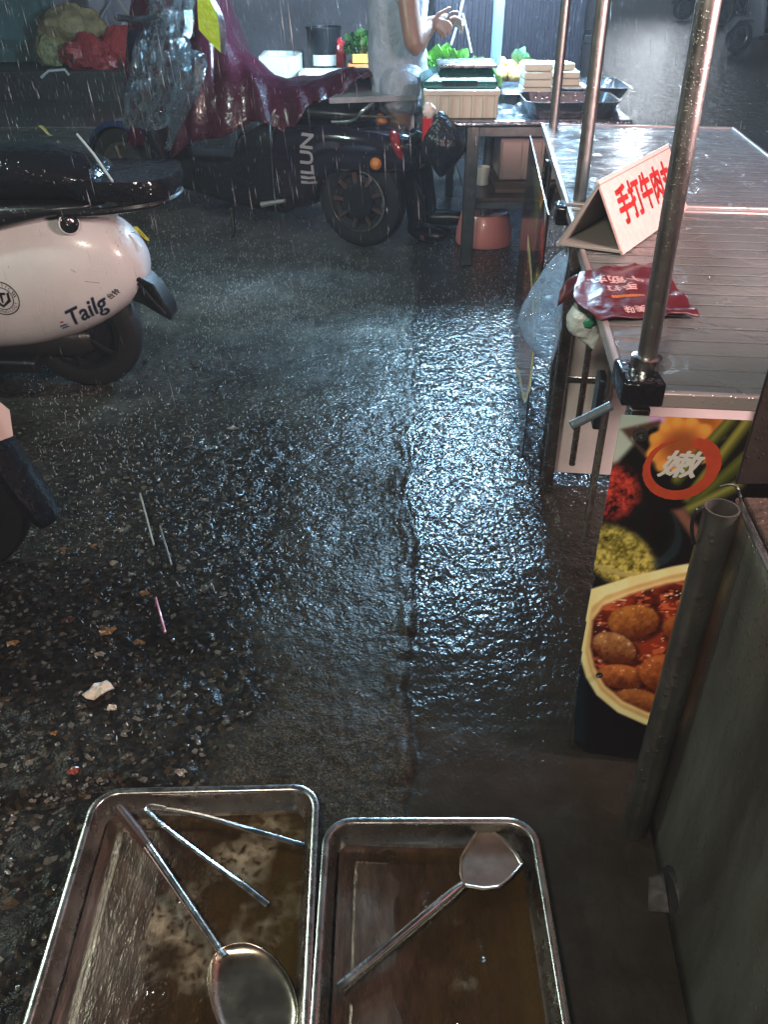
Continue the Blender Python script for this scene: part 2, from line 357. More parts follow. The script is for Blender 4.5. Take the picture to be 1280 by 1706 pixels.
ground()

# ---- the building at the back: a wall, a raised step before it, a teal door
wallm = mat('stained_plaster', (.20, .19, .215), .7, var=(1.6, .45), bump=[(30, .004)])
wl = MB().box((-1.4, 10.75, 1.8), (7.6, .3, 3.6)).build('plaster_wall', wallm, bevel=.01)
tag(wl, 'long stained purple grey plaster wall behind the covered scooter', 'wall')
tealm = mat('teal_paint', (.055, .12, .115), .5, var=(3, .35), bump=(12, .003))
dr = thing('shop_door', 'worn teal sheet door in the dark corner at upper left', 'door', (-4.4, 10.2, 0))
mb = MB(); mb.box((-4.4, 10.2, 1.62), (1.9, .06, 2.6)); mb.build('door_leaf', tealm, dr, bevel=.004)
mb = MB()
for x in (-5.3, -4.4, -3.52): mb.box((x, 10.155, 1.62), (.09, .03, 2.6))
for z in (.5, 1.4): mb.box((-4.4, 10.15, z), (1.7, .028, .07))
mb.build('door_frame', mat('teal_frame', (.04, .09, .085), .5, var=(5, .3)), dr, bevel=.003)
stepm = mat('wet_dark_step', (.035, .034, .032), .3, var=(4, .4), bump=[(25, .006)])
st_ = MB().box((-3.6, 10.15, .15), (5.2, 1.0, .30)).build('raised_step', stepm, bevel=.015); st_['kind'] = 'structure'
pv = MB().box((-4.3, 8.9, -.02), (4.6, 1.4, .09)).build('pavement', mat('wet_paving', (.075, .07, .06), .3, var=(5, .4), bump=[(30, .006)]), bevel=.01); pv['kind'] = 'structure'
# louvred vent on the wall behind the person
vt = thing('wall_vent', 'grey louvred vent box on the wall behind the person', 'vent', (-.35, 10.5, 1.2))
MB().box((-.28, 10.54, 1.38), (.95, .12, .55)).build('vent_frame', mat('vent_grey', (.2, .2, .22), .5, var=(6, .3)), vt, bevel=.01)
mb = MB()
for i in range(7): mb.box((-.28, 10.46, 1.15+i*.07), (.85, .05, .018), M=Matrix.Rotation(.5, 3, 'X'))
mb.build('louvre', mat('vent_slat', (.3, .29, .31), .4), vt)

# ---- rubbish on the step
def crumple(name, c, rad, m, label, cat, seed, n=26, amp=.35):
    random.seed(seed); mb = MB(); o1, o2 = random.random()*50, random.random()*50
    def f(u, v):
        a = 2*math.pi*u; b = math.pi*(v-.5); d = Vector((math.cos(b)*math.cos(a), math.cos(b)*math.sin(a), math.sin(b)))
        k = 1+amp*(float(fbm(d.x*2.2+o1+d.z, d.y*2.2+o2-d.z*1.3, 3, seed))-.5)*2+amp*.5*(abs(float(vn(d.x*4+o2+d.z*3, d.y*4+o1, seed+3))-.5)*2-.5)
        p = Vector((d.x*rad[0]*k, d.y*rad[1]*k, max(d.z*rad[2]*k, -rad[2]*.8))); return p+Vector(c)+Vector((0, 0, rad[2]*.8))
    mb.grid(f, n, n//2); o = mb.build(name, m, smooth=28); return tag(o, label, cat)
def on_step(px, py): return P(px, py, 10.0)
a = on_step(125, 85); crumple('paper_heap', (a.x, 10.0, .5), (.33, .22, .20), M['brownpaper'], 'heap of crumpled brown paper on the step by the teal door', 'paper heap', 3)
a = on_step(92, 92); crumple('vegetable_scraps', (a.x, 9.86, .32), (.17, .14, .16), mat('pale_scraps', (.32, .30, .14), .6, bump=[(20, .03)], var=(14, .6)), 'pale yellow scraps left of the brown paper heap', 'scraps', 9)
a = on_step(158, 90); crumple('plastic_bag', (a.x, 9.78, .30), (.25, .16, .17), M['redbag'], 'crumpled red bag lying in front of the brown paper heap', 'bag', 5, amp=.5)
a = on_step(208, 80); crumple('plastic_bag', (a.x, 9.95, .32), (.24, .2, .2), M['redbag'], 'rounded red bag at the right end of the step rubbish', 'bag', 8, amp=.3)
mb = MB(); pl = [on_step(88, 121), on_step(100, 110), on_step(126, 108), on_step(133, 117)]
mb.tube([Vector((p.x, 9.62, p.z)) for p in pl], .014, 6); tag(mb.build('coat_hanger', mat('dull_white', (.5, .5, .48), .4)), 'white bent plastic hanger on the front edge of the step', 'hanger')
mb = MB(); mb.tube([on_step(192, 62), on_step(216, 24)], .035, 6); mb.tube([on_step(214, 26), on_step(196, 0)], .018, 6); mb.tube([on_step(205, 56), on_step(221, 48)], .015, 6)
tag(mb.build('broken_rack', mat('grey_stick', (.24, .22, .2), .5)), 'broken pale wooden rack leaning behind the red bags', 'rack')
mb = MB(); mb.tube([on_step(168, 30), on_step(186, 0)], .02, 6); mb.box(on_step(158, 12)+Vector((0, .1, 0)), (.17, .04, .5)); tag(mb.build('leaning_plank', mat('grey_plank', (.16, .16, .18), .6)), 'grey plank with a thin strut leaning behind the brown paper', 'plank')
lf = G(75, 232); mb = MB(); mb.grid(lambda u, v: lf+Vector(((u-.5)*.13, (v-.5)*.07*math.sin(math.pi*min(max(u, .08), .92)), .07+.04*math.sin(u*5))), 8, 4); tag(mb.build('fallen_leaf', mat('yellow_leaf', (.5, .36, .08), .4), solid=.002), 'small yellow leaf on the paving behind the white scooter seat', 'leaf')

# ---- far street: assumed lamp, van, parked scooters built further down
ln = thing('assumed_street_lamp', 'assumed far street lamp, unseen, whose light streaks down the wet road', 'street lamp', (LAMP_F[0]+.9, LAMP_F[1], 0))  # lamp out of frame, assumed from the streak on the road
mb = MB(); mb.tube([(LAMP_F[0]+.9, LAMP_F[1], 0), (LAMP_F[0]+.9, LAMP_F[1], 3.4), (LAMP_F[0]+.6, LAMP_F[1], 3.65), (LAMP_F[0], LAMP_F[1], 3.68)], [.07, .05, .045, .04]); mb.build('pole', M['dark_steel'], ln)
MB().ell((LAMP_F[0], LAMP_F[1], 3.6), (.45, .3, .09)).build('lamp_head', mat('lamp_glow', (.8, .8, .8), .3, emis=((.85, .92, 1), 20)), ln)

# ---- lamps and covers of the stalls (unseen above the frame)
def bulb(name, c, col, st, label, top):
    t = thing(name, label, 'lamp', c)
    MB().ell(c, (.045, .045, .06)).build('bulb', mat(name+'_glow', (.8, .8, .8), .3, emis=(col, st*3)), t)
    MB().lathe([(.022, .05), (.024, .11), (.01, .13)], c, 12).build('lamp_socket', M['black'], t)
    MB().tube([(c[0], c[1], c[2]+.12), (c[0]+.01, c[1], top)], .004, 6).build('cord', M['black'], t)
bulb('assumed_bulb', LAMP_C, (.66, .86, 1), 90, 'assumed bare cool white bulb, unseen, hanging over the vegetable table', 2.33)  # unseen bulb, assumed from the cool glow over the table
bulb('assumed_bulb', LAMP_W, (1, .72, .66), 60, 'assumed bare warm bulb, unseen, hanging by the added pink awning', 2.1)  # unseen bulb, assumed from the pinkish light on poles and sign
def added_tube_lamp(a, b, st, col, label):
    a, b = Vector(a), Vector(b); t = thing('added_tube_lamp', label, 'lamp', (a+b)/2)
    MB().tube([a, b], .022, 12).build('tube', mat('tube_glow', (.8, .8, .8), .3, emis=(col, st)), t)
    mb = MB(); mb.box((a+b)/2+Vector((0, .0, .045)), ((b-a).length+.06, .07, .03), math.atan2((b-a).y, (b-a).x)); mb.build('fitting', M['cream'], t, bevel=.006)
added_tube_lamp((.12, 5.15, 1.60), (.96, 5.15, 1.60), 620, (.36, .70, 1), 'added cool tube lamp, unseen, along the front of the big umbrella')  # unseen tube, added to throw glints on the wet slab
added_tube_lamp((.12, 5.25, 1.98), (1.0, 5.25, 1.98), 420, (.38, .71, 1), 'second added cool tube lamp, unseen, at the front edge of the big umbrella')  # another unseen tube, added for more glare on the slab
added_tube_lamp((-2.9, 2.0, 2.75), (-2.7, 3.1, 2.75), 60, (.80, 1, .90), 'added greenish tube lamp, unseen, left of the street')  # unseen lamp, added to brighten white scooter, cape plastic and left ground
um = thing('market_umbrella', 'big pale blue market umbrella over the vegetable table on a pink base', 'umbrella', (.63, 5.35, 0))
uc = Vector((.63, 5.35, 0)); mb = MB(); K8 = 8; rings = []
for r, z in ((.02, 2.62), (.6, 2.55), (1.2, 2.4)): rings.append([uc+Vector((r*math.cos(2*math.pi*(k+.5)/K8), r*math.sin(2*math.pi*(k+.5)/K8), z)) for k in range(K8)])
mb.loft(rings, cap=False); mb.build('canopy', mat('pale_canvas', (.22, .27, .33), .6), um, smooth=0, solid=.003)
mb = MB()
for k in range(8): mb.tube([uc+Vector((0, 0, 2.58)), uc+Vector((1.17*math.cos(2*math.pi*(k+.5)/8), 1.17*math.sin(2*math.pi*(k+.5)/8), 2.385))], .008, 5)
mb.build('rib', M['steel'], um)
pb = P(822, 108, 5.35); MB().tube([(uc.x, uc.y, .12), (uc.x, uc.y, 2.6)], .030, 16).build('pole', mat('pale_blue_pole', (.20, .27, .40), .3, drops=90), um)
added_awning = thing('awning', 'added pink canvas awning, unseen, over the two steel carts', 'awning', (1.1, 2.2, 0))  # unseen cover, added to bounce pink light onto the carts
# ================================================================== STALL CARTS
U = Vector((.0977, .9952, 0)); V_ = Vector((.9952, -.0977, 0)); A0 = Vector((.383, 1.2, 0)); TH_ = .855; UP = Vector((0, 0, 1))
RZ = -math.atan2(U.x, U.y)
def S(s, t, z): return A0+V_*s+U*t+UP*z            # stall coordinates: s to the right, t away from us
pinkc = mat('pink_canvas', (.22, .11, .105), .6, var=(3, .15))
mb = MB(); mb.grid(lambda u, v: S(-.12+u*1.2, -.25+v*2.8, 2.12+.12*math.sin(math.pi*u)-.02*math.sin(v*9)), 10, 14); mb.build('canvas', pinkc, added_awning, solid=.004)
mb = MB()
for t in (-.2, 1.1, 2.45): mb.tube([S(-.1, t, 2.08), S(1.06, t, 2.08)], .012, 8)
for s in (-.05, 1.0): mb.tube([S(s, -.22, 2.09), S(s, 2.5, 2.09)], .012, 8)
mb.build('added_awning_frame', M['steel'], added_awning)

def top_material(name, col, wet):
    m = mat(name, col, .2, rvar=(7, .06, .3), var=(4, .25)); t = m.node_tree; N = t.nodes.new; K = t.links.new; b = t.nodes['Principled BSDF']
    tc = N('ShaderNodeTexCoord'); mp = N('ShaderNodeMapping'); mp.inputs['Rotation'].default_value = (0, 0, -RZ); K(tc.outputs['Object'], mp.inputs[0])
    wv = N('ShaderNodeTexWave'); wv.bands_direction = 'Y'; wv.inputs['Scale'].default_value = 5.2; wv.inputs['Distortion'].default_value = .02; K(mp.outputs[0], wv.inputs[0])
    rp = N('ShaderNodeValToRGB'); rp.color_ramp.elements[0].position = .0; rp.color_ramp.elements[1].position = .07; K(wv.outputs['Fac'], rp.inputs[0])
    b1 = N('ShaderNodeBump'); b1.inputs['Distance'].default_value = .004; K(rp.outputs[0], b1.inputs['Height'])
    ms = N('ShaderNodeMapping'); ms.inputs['Rotation'].default_value = (0, 0, -RZ); ms.inputs['Scale'].default_value = (.9, 1.05, 1); K(tc.outputs['Object'], ms.inputs[0])
    nz = N('ShaderNodeTexNoise'); nz.inputs['Scale'].default_value = wet; nz.inputs['Detail'].default_value = 5; nz.inputs['Distortion'].default_value = .8; K(ms.outputs[0], nz.inputs[0])
    r2 = N('ShaderNodeValToRGB'); r2.color_ramp.elements[0].position = .47; r2.color_ramp.elements[1].position = .56; K(nz.outputs['Fac'], r2.inputs[0])
    b2 = N('ShaderNodeBump'); b2.inputs['Distance'].default_value = .0022; K(r2.outputs[0], b2.inputs['Height']); K(b1.outputs[0], b2.inputs['Normal'])
    n3 = N('ShaderNodeTexNoise'); n3.inputs['Scale'].default_value = 70; n3.inputs['Detail'].default_value = 3; K(ms.outputs[0], n3.inputs[0])
    b3 = N('ShaderNodeBump'); b3.inputs['Distance'].default_value = .0011; K(n3.outputs['Fac'], b3.inputs['Height']); K(b2.outputs[0], b3.inputs['Normal'])
    K(b3.outputs[0], b.inputs['Normal']); return m
beige = top_material('wet_beige_boards', (.175, .185, .18), 6); blue = top_material('wet_grey_boards', (.22, .22, .225), 14)
def cart(t0, t1, mt, name, label, pole_t, lean):
    c = thing(name, label, 'cart', S(.34, (t0+t1)/2, 0)); wd = .70
    MB().box(S(wd/2, (t0+t1)/2, TH_-.011), (wd-.012, t1-t0-.012, .022), RZ).build('table_top', mt, c, bevel=.003)
    mb = MB()
    for a, b in (((0, t0), (wd, t0)), ((0, t1), (wd, t1)), ((0, t0), (0, t1)), ((wd, t0), (wd, t1))):
        p, q = S(*a, TH_-.009), S(*b, TH_-.009); d = (q-p); ln_ = d.length
        mb.box((p+q)/2, (ln_+(.012 if abs(d.x) > abs(d.y) else -.012), .013, .026), math.atan2(d.y, d.x))
    mb.build('rim', mat('wet_rim', (.55, .47, .46), .26, .5, drops=110), c, bevel=.003)
    for s in (.03, wd-.03):
        for t in (t0+.03, t1-.03):
            MB().box(S(s, t, .41), (.034, .034, .82), RZ).build('leg', M['steel'], c, bevel=.004)
    for s, t in ((.035, pole_t), (.035, t1-.04)):
        if t is None: continue
        MB().tube([S(s, t, TH_-.005), S(s-.022*lean*(1 if t == pole_t else .5), t, 2.08)], .0158 if t0 < .5 else .0175, 18).build('pole', M['steel_wet'], c)
    return c
near = cart(0, 1.08, beige, 'food_cart', 'wet beige topped steel cart with the food picture on its front', .055, .9)
far = cart(1.13, 2.27, blue, 'food_cart', 'wet bluish topped steel cart standing behind the folded sign', 1.17, .5)
for o in [x for x in C.objects if x.parent == near and x.name.startswith('pole')][1:2]: bpy.data.objects.remove(o)
# corner clamp of the near cart with its lever
mb = MB(); pr = [S(-.008, -.012, 0), S(.058, -.012, 0), S(.05, .075, 0), S(-.012, .085, 0)]
mb.prism([p+UP*(TH_-.02) for p in pr], UP*.042); cl = mb.build('corner_clamp', M['blackgloss'], near, bevel=.006)
MB().lathe([(.026, 0), (.024, .018), (.02, .02)], S(.034, .055, TH_+.02), 18).build('pole_collar', M['steel'], near)
MB().tube([S(-.012, .04, TH_-.045), S(-.075, .02, TH_-.075)], .008, 10).build('lever', mat('blue_grey_grip', (.10, .13, .16), .35, drops=90), near)
MB().lathe([(.0115, 0), (.0125, .008), (.0065, .009), (.006, .002)], S(.03, -.012, TH_-.066), 16, axis=-U).build('bolt', M['dark_steel'], near)
MB().box(S(-.006, .19, TH_-.11), (.016, .05, .10), RZ).build('hinge_bracket', M['black'], near, bevel=.004)
# rods at the open left side of the near cart
for s, t, z0, z1 in ((.012, .50, .42, TH_-.03), (.004, .16, .45, TH_-.03)):
    MB().tube([S(s, t, z0), S(s, t, z1)], .0075, 10).build('rod', M['steel'], near)
MB().lathe([(.026, -.02), (.03, -.012), (.03, .015), (.022, .02)], S(.05, 1.0, TH_-.17), 16).build('knob', M['black'], near)
# end panel of the far cart, its left skirt and folding strut
MB().box(S(.36, 1.122, .42), (.62, .006, .80), RZ).build('end_panel', mat('pale_sheet', (.74, .68, .66), .35, 0, bump=[(5, .008)], var=(3, .2), drops=0), far, bevel=.001)
for z in (.35, .7): MB().box(S(.36, 1.116, z), (.60, .008, .022), RZ).build('rail', M['steel'], far, bevel=.003)
MB().tube([S(-.004, 1.95, .42), S(-.004, 1.55, .80)], .009, 8).build('strut', M['black'], far)
MB().tube([S(-.006, 1.78, .15), S(-.006, 1.78, .83)], .011, 10).build('rod', M['steel'], far)
MB().lathe([(.03, -.02), (.034, -.012), (.034, .02), (.024, .026)], S(-.004, 1.95, .40), 14).build('knob', M['black'], far)
MB().box(S(-.004, 1.15, TH_-.03), (.05, .07, .05), RZ).build('corner_clamp', M['blackgloss'], far, bevel=.006)
MB().lathe([(.03, -.02), (.034, -.012), (.034, .015), (.024, .02)], S(.0, 1.19, TH_-.3), 14).build('knob', M['black'], far)

# ---------------- printed food pictures (flat prints; colour is the print's own)
def s2l(c): c = np.clip(np.asarray(c, float), 0, 1); return np.where(c <= .04045, c/12.92, ((c+.055)/1.055)**2.4)
class Print:
    def __init__(s, x, y, base): s.x = x; s.y = y; s.c = np.zeros(x.shape+(3,))+np.array(base)/255
    def lay(s, m, col): m = np.clip(m, 0, 1)[..., None]; s.c = s.c*(1-m)+(np.asarray(col, float)/255 if not isinstance(col, np.ndarray) else col)*m
    def el(s, cx, cy, a, b, rot=0, soft=.06):
        c, q = math.cos(R(rot)), math.sin(R(rot)); dx = s.x-cx; dy = s.y-cy; u = (dx*c+dy*q)/a; v = (-dx*q+dy*c)/b
        r = np.sqrt(u*u+v*v); return 1-sst(1-soft, 1+soft, r), u, v, r
    def poly(s, pts, soft=2):
        d = np.full(s.x.shape, 1e9); ins = np.zeros(s.x.shape, bool); n = len(pts)
        for i in range(n):
            (x1, y1), (x2, y2) = pts[i], pts[(i+1) % n]; ex, ey = x2-x1, y2-y1
            t = np.clip(((s.x-x1)*ex+(s.y-y1)*ey)/(ex*ex+ey*ey), 0, 1); d = np.minimum(d, np.hypot(s.x-x1-t*ex, s.y-y1-t*ey))
            if y1 != y2: ins ^= ((s.y < y1) != (s.y < y2)) & (s.x < (x2-x1)*(s.y-y1)/(y2-y1)+x1)
        return sst(-soft, soft, np.where(ins, d, -d))
def lerp(a, b, f): f = np.clip(f, 0, 1)[..., None]; return (np.array(a)*(1-f)+np.array(b)*f)/255
def food_print(p, with_top=True):
    x, y = p.x, p.y; n1 = fbm(x/9, y/9, 4, 1); n2 = fbm(x/26, y/26, 4, 2); n3 = fbm(x/4, y/4, 3, 3)
    p.lay(1-sst(0, 1, n2*0+.4), (14, 12, 12))
    if with_top:
        p.lay(p.poly([(1000, 730), (1020, 690), (1060, 655), (1125, 655), (1075, 720), (1030, 770), (1000, 790)], 6), lerp((130, 150, 142), (176, 186, 176), (y-650)/100))
        p.lay(p.poly([(1080, 668), (1120, 650), (1160, 676), (1110, 712), (1082, 705)], 7), (196, 150, 190))
        p.lay(p.poly([(1035, 715), (1100, 700), (1104, 706), (1052, 730), (1110, 780), (1096, 786)], 4), (74, 54, 46))
        for (cx, cy, a, b, rot, c1, c2) in ((1165, 705, 62, 40, -12, (160, 84, 30), (226, 140, 52)), (1135, 742, 58, 46, -20, (150, 76, 36), (236, 152, 66))):
            th = np.arctan2(y-cy, x-cx); rr = 1+.06*np.cos(th*11)
            m, u, v, r = p.el(cx, cy, a, b, rot, .12); m = 1-sst(.9, 1.05, r/rr)
            p.lay(m, lerp(c1, c2, sst(.25, .85, r)*.8+.4*(np.cos(th*11)*.5+.5)*sst(.5, 1, r)))
        for i, (a, b, wd, c) in enumerate((((1230, 690), (1130, 800), 13, (120, 120, 50)), ((1250, 700), (1150, 830), 14, (150, 140, 60)), ((1270, 740), (1160, 840), 16, (92, 98, 34)), ((1270, 790), (1150, 850), 13, (138, 134, 62)), ((1262, 850), (1180, 880), 12, (106, 112, 44)))):
            dx, dy = b[0]-a[0], b[1]-a[1]; l2 = dx*dx+dy*dy; t = ((x-a[0])*dx+(y-a[1])*dy)/l2; d = ((x-a[0])*dy-(y-a[1])*dx)/math.sqrt(l2)
            p.lay((1-sst(wd*.6, wd, np.abs(d)))*sst(-.1, 0, t)*(1-sst(1, 1.1, t)), lerp((30, 34, 14), c, 1-np.abs(d/wd+.25)))
        p.lay(p.poly([(1120, 850), (1140, 846), (1185, 905), (1160, 905)], 6), (128, 84, 70))
        m, u, v, r = p.el(1022, 820, 44, 44, 0, .3); p.lay(m*sst(.3, .5, n1+.1*n3), lerp((96, 22, 22), (202, 70, 52), sst(.35, .7, n1*.6+n3*.4)))
        m, u, v, r = p.el(1060, 890, 78, 60, 10, .05); p.lay(m*(1-p.el(1052, 880, 74, 58, 10, .05)[0]), (30, 40, 46))
        m, u, v, r = p.el(1030, 925, 66, 44, 30, .2); p.lay(m*sst(.25, .45, n1+.15), lerp((96, 84, 24), (206, 190, 96), sst(.3, .7, n3*.5+n1*.5)))
        dd = np.hypot((x-1070)/1.5, (y-868)); p.lay((1-sst(2.2, 3.2, np.abs(dd-90)))*sst(1080, 1040, x)*sst(930, 945, y), (170, 156, 96))
    # the pot: dark outside, cream rim, red broth, brown eggs
    p.lay(p.poly([(960, 1160), (975, 1040), (1010, 1160), (1090, 1215), (1220, 1250), (1220, 1300), (1000, 1260), (957, 1232)], 5), lerp((10, 12, 16), (10, 34, 44), sst(990, 955, x)))
    rim = [(983, 982), (1050, 961), (1120, 944), (1215, 927), (1320, 920), (1320, 1300), (1190, 1234), (1130, 1218), (1075, 1207), (1030, 1187), (995, 1158), (977, 1128), (968, 1098), (971, 1045)]
    inner = [(988, 1034), (1006, 1010), (1050, 991), (1110, 973), (1215, 955), (1320, 950), (1320, 1270), (1190, 1212), (1130, 1197), (1080, 1185), (1040, 1167), (1010, 1142), (992, 1112), (984, 1078)]
    lip = [(986, 1012), (1010, 992), (1060, 975), (1120, 958), (1215, 941), (1320, 934), (1320, 1290), (1190, 1226), (1130, 1209), (1078, 1198), (1034, 1178), (1001, 1150), (984, 1120), (976, 1088)]
    p.lay(p.poly(rim, 2), lerp((206, 180, 112), (240, 222, 164), n2+.25)); m_ = p.poly(lip, 2.5); p.lay(m_*.8, lerp((170, 136, 78), (196, 164, 104), n2))
    p.lay(p.poly([(a*.5+b*.5, c*.5+d*.5) for (a, c), (b, d) in zip(lip, inner)], 3)*.8, lerp((214, 186, 122), (230, 208, 150), n2))
    mi = p.poly(inner, 4); p.lay(mi, lerp((50, 14, 8), (128, 44, 20), sst(.3, .7, n2)))
    p.lay(mi*sst(.58, .66, fbm(x/13, y/6, 4, 9)), (176, 84, 48)); p.lay(mi*sst(.70, .75, fbm(x/8, y/4, 4, 19)), (240, 200, 166))
    inn = mi
    for (cx, cy, a, b, rot, c2) in ((1056, 1035, 43, 27, -4, (168, 106, 44)), (1024, 1079, 38, 24, 22, (170, 122, 74)), (1150, 1050, 46, 26, 8, (150, 84, 38)), (1034, 1127, 40, 20, 6, (190, 112, 56)), (1105, 1120, 40, 30, 0, (176, 98, 46)), (1062, 1168, 40, 20, 8, (164, 100, 50)), (1170, 1110, 40, 30, 0, (168, 104, 52)), (1150, 1165, 44, 26, 0, (160, 96, 44))):
        m, u, v, r = p.el(cx, cy, a, b, rot, .07); lightn = sst(1.1, -.8, v+u*.3)
        p.lay(p.el(cx+3, cy+5, a*1.1, b*1.14, rot, .12)[0]*inn*.75, (40, 12, 6)); p.lay(m*inn, lerp((84, 36, 14), c2, lightn*.9+.7*(n1-.5)+.6*(n3-.5)))
        p.lay(m*inn*sst(.74, .8, n3)*sst(.2, -.5, v), (226, 184, 136))
def print_board(name, parent, org, ax, wdt, hgt, step, shift=None, top=True, thick=.004, cut=False):
    nu, nv = int(wdt/step), int(hgt/step); u, v = np.meshgrid(np.linspace(0, wdt, nu+1), np.linspace(0, hgt, nv+1))
    Pw = np.array(org)[None, None]+u[..., None]*np.array(ax)[None, None]+v[..., None]*np.array([0, 0, 1.])
    if shift is None:
        dz = Pw[..., 2]-CH; zc = Pw[..., 1]*CT-dz*ST; px = 640+F*Pw[..., 0]/zc; py = 853-F*(Pw[..., 1]*ST+dz*CT)/zc
    else: px, py = shift(u, v)
    pr = Print(px, py, (13, 12, 12)); food_print(pr, top); col = np.clip(s2l(pr.c)*1.35, 0, .92)
    me = bpy.data.meshes.new(name); a = np.arange(u.size).reshape(u.shape); n = u.size
    nrm = np.cross(np.array(ax), np.array([0, 0, 1.])); Pb = Pw-nrm*thick
    fr = np.stack([a[:-1, :-1], a[:-1, 1:], a[1:, 1:], a[1:, :-1]], -1).reshape(-1, 4); q = [a[0, 0], a[0, -1], a[-1, -1], a[-1, 0]]
    vs = np.concatenate([Pw.reshape(-1, 3), Pb[[0, 0, -1, -1], [0, -1, -1, 0]]]); fs = fr
    if cut:      # the board is cut out along the pot
        cx_, cy_ = px.ravel()[fr].mean(1), py.ravel()[fr].mean(1); ed_ = np.interp(cy_, [640, 830, 900, 960, 990, 1090, 1170, 1236, 1252, 1262], [900, 900, 900, 993, 984, 970, 960, 957, 968, 1010])
        lo_ = np.interp(cx_, [957, 975, 1060, 1200, 1300], [1236, 1252, 1264, 1268, 1262]); fs = fr[(cx_ > ed_) & (cy_ < lo_)]
    fs = fs.tolist()
    me.from_pydata(vs.tolist(), [], fs); at = me.color_attributes.new('print', 'FLOAT_COLOR', 'POINT')
    full = np.ones((len(vs), 4), np.float32); full[:n, :3] = col.reshape(-1, 3); full[n:, :3] = .02; at.data.foreach_set('color', full.ravel())
    m = mat('glossy_print', (.5, .5, .5), .22, drops=0, bump=[(4, .004)], coat=.3); t = m.node_tree; vc = t.nodes.new('ShaderNodeVertexColor'); vc.layer_name = 'print'; t.links.new(vc.outputs[0], t.nodes['Principled BSDF'].inputs['Base Color'])
    me.materials.append(m); o = link(name, me, parent); q = o.modifiers.new('s', 'SOLIDIFY'); q.thickness = thick; q.offset = -1; return o
board = print_board('picture_board', near, S(-.004, -.014, .005), V_, .66, .815, .0024, cut=True)
# beads of water on the picture and the brush ring with its character
def board_pt(px, py, off=.0016):
    d = Vector(ray(px, py)); n = -U; o = S(0, -.014, 0); t = (o-Vector((0, 0, CH))).dot(n)/d.dot(n); return Vector((0, 0, CH))+d*t+n*off
ringm = mat('orange_red_ink', (.62, .075, .03), .35, var=(60, .15)); mb = MB(); cc = board_pt(1133, 778); rx, rz_ = .052, .053; nn = 90; o_, i_ = [], []
random.seed(4)
for k in range(nn+1):
    a = R(62)-(k/nn)*R(318); f = k/nn; th_ = .0165*(1-f)**.6*(1.0+.35*math.exp(-((f-.12)/.1)**2))+.004*(1-f*.8)+.005*math.exp(-((f-.55)/.3)**2)
    j = random.uniform(-.0006, .0006); d = V_*math.cos(a)*rx+UP*math.sin(a)*rz_
    o_.append(cc+d*(1+(th_*.55+j)/rx)); i_.append(cc+d*(1-(th_*.45)/rx))
vs = o_+i_; mb.add(vs, [(k, k+1, nn+2+k, nn+1+k) for k in range(nn)]); a = R(62); tip = cc+V_*math.cos(a)*rx+UP*math.sin(a)*rz_
mb.add([tip+V_*.011*math.cos(q*2*math.pi/14)*(1+.1*math.sin(q*3))+UP*.010*math.sin(q*2*math.pi/14)-U*.0004-V_*.004 for q in range(14)], [tuple(range(14))])
mb.build('brush_ring', ringm, board, fix=False, smooth=0)
tm = fat(text_mesh('嫩', .062, shear=.25), .0016); cc2 = board_pt(1130, 776, .0022); flat(tm, cc2, V_, (UP*.85+V_*0).normalized()*.86, 0).build('lettering', M['letter'], board, fix=False, smooth=0)
for px, py in ((999, 1123),): MB().lathe([(.0062, 0), (.007, .003), (.004, .0035), (.003, .001)], board_pt(px, py, .0005), 16, axis=-U).build('rivet', M['steel'], board)
# left skirt of the far cart with the same print, seen edge on
def sh(u, v): return 965+u*300, 1250-v*500
print_board('picture_skirt', far, S(-.048, 2.25, .05), -U, 1.10, .77, .006, lambda u, v: (975+np.abs(1.10-u)*500, 1285-v*700), True)
# ================================================================== NEAR METAL STALL at the right edge
ms = thing('metal_stall', 'dark stainless stall cabinet with a thick corner tube at the right edge', 'stall', (.9, .7, 0))
c0 = Vector((.527, 1.03, 0)); c1 = Vector((.462, .30, 0)); dS = (c1-c0).normalized(); nS = Vector((dS.y, -dS.x, 0)); Hs = .757
panelm = mat('greenish_steel', (.125, .132, .112), .34, .4, bump=[(3, .012), (150, .0005)], stretch=(1, 1, .22), var=(9, .4), rvar=(8, .24, .5), col2=(.055, .052, .042), drops=75)
mb = MB(); mb.grid(lambda u, v: c0+(c1-c0)*u+UP*(.0+v*Hs)-nS*(.006*math.sin(u*5)*math.sin(v*3)), 16, 16); mb.build('side_panel', panelm, ms, solid=.003)
pt = G(1060, 1382); tp = Vector((pt.x-.005, pt.y, .765)); axp = pt-tp
mb = MB(); rr = .0250; prof = [(rr, .0), (rr, .765), (rr-.003, .765), (rr-.003, .5)]
mb.lathe(prof, (pt.x-.004, pt.y, 0), 28, cap=False); mb.build('corner_tube', M['dark_steel'], ms)
mb = MB(); mb.prism([c0+UP*.03+Vector((-.009, -.002, 0)), c0+UP*.70+Vector((-.007, -.002, 0)), c0+UP*.70+Vector((-.002, -.002, 0)), c0+UP*.03+Vector((-.002, -.002, 0))], Vector((0, .004, 0))); mb.build('green_tape', mat('green_tape', (.015, .26, .08), .35), ms)
mb = MB(); mb.prism([c0-nS*.002+UP*(Hs+.001), c1-nS*.002+UP*(Hs+.001), c1+Vector((.8, 0, Hs+.001)), c0+Vector((.8, -.05, Hs+.001))], UP*.012)
mb.build('stall_top', mat('dirty_wet_top', (.10, .075, .062), .22, .5, bump=[(12, .012), (60, .003)], var=(9, .5), drops=60), ms, bevel=.003)
MB().tube([c0+UP*(Hs+.006)+Vector((-.004, 0, 0)), c1+UP*(Hs+.006)+Vector((-.004, 0, 0))], .005, 8).build('top_edge', M['steel'], ms)
e0 = c0+Vector((.0, .03, 0)); mb = MB()
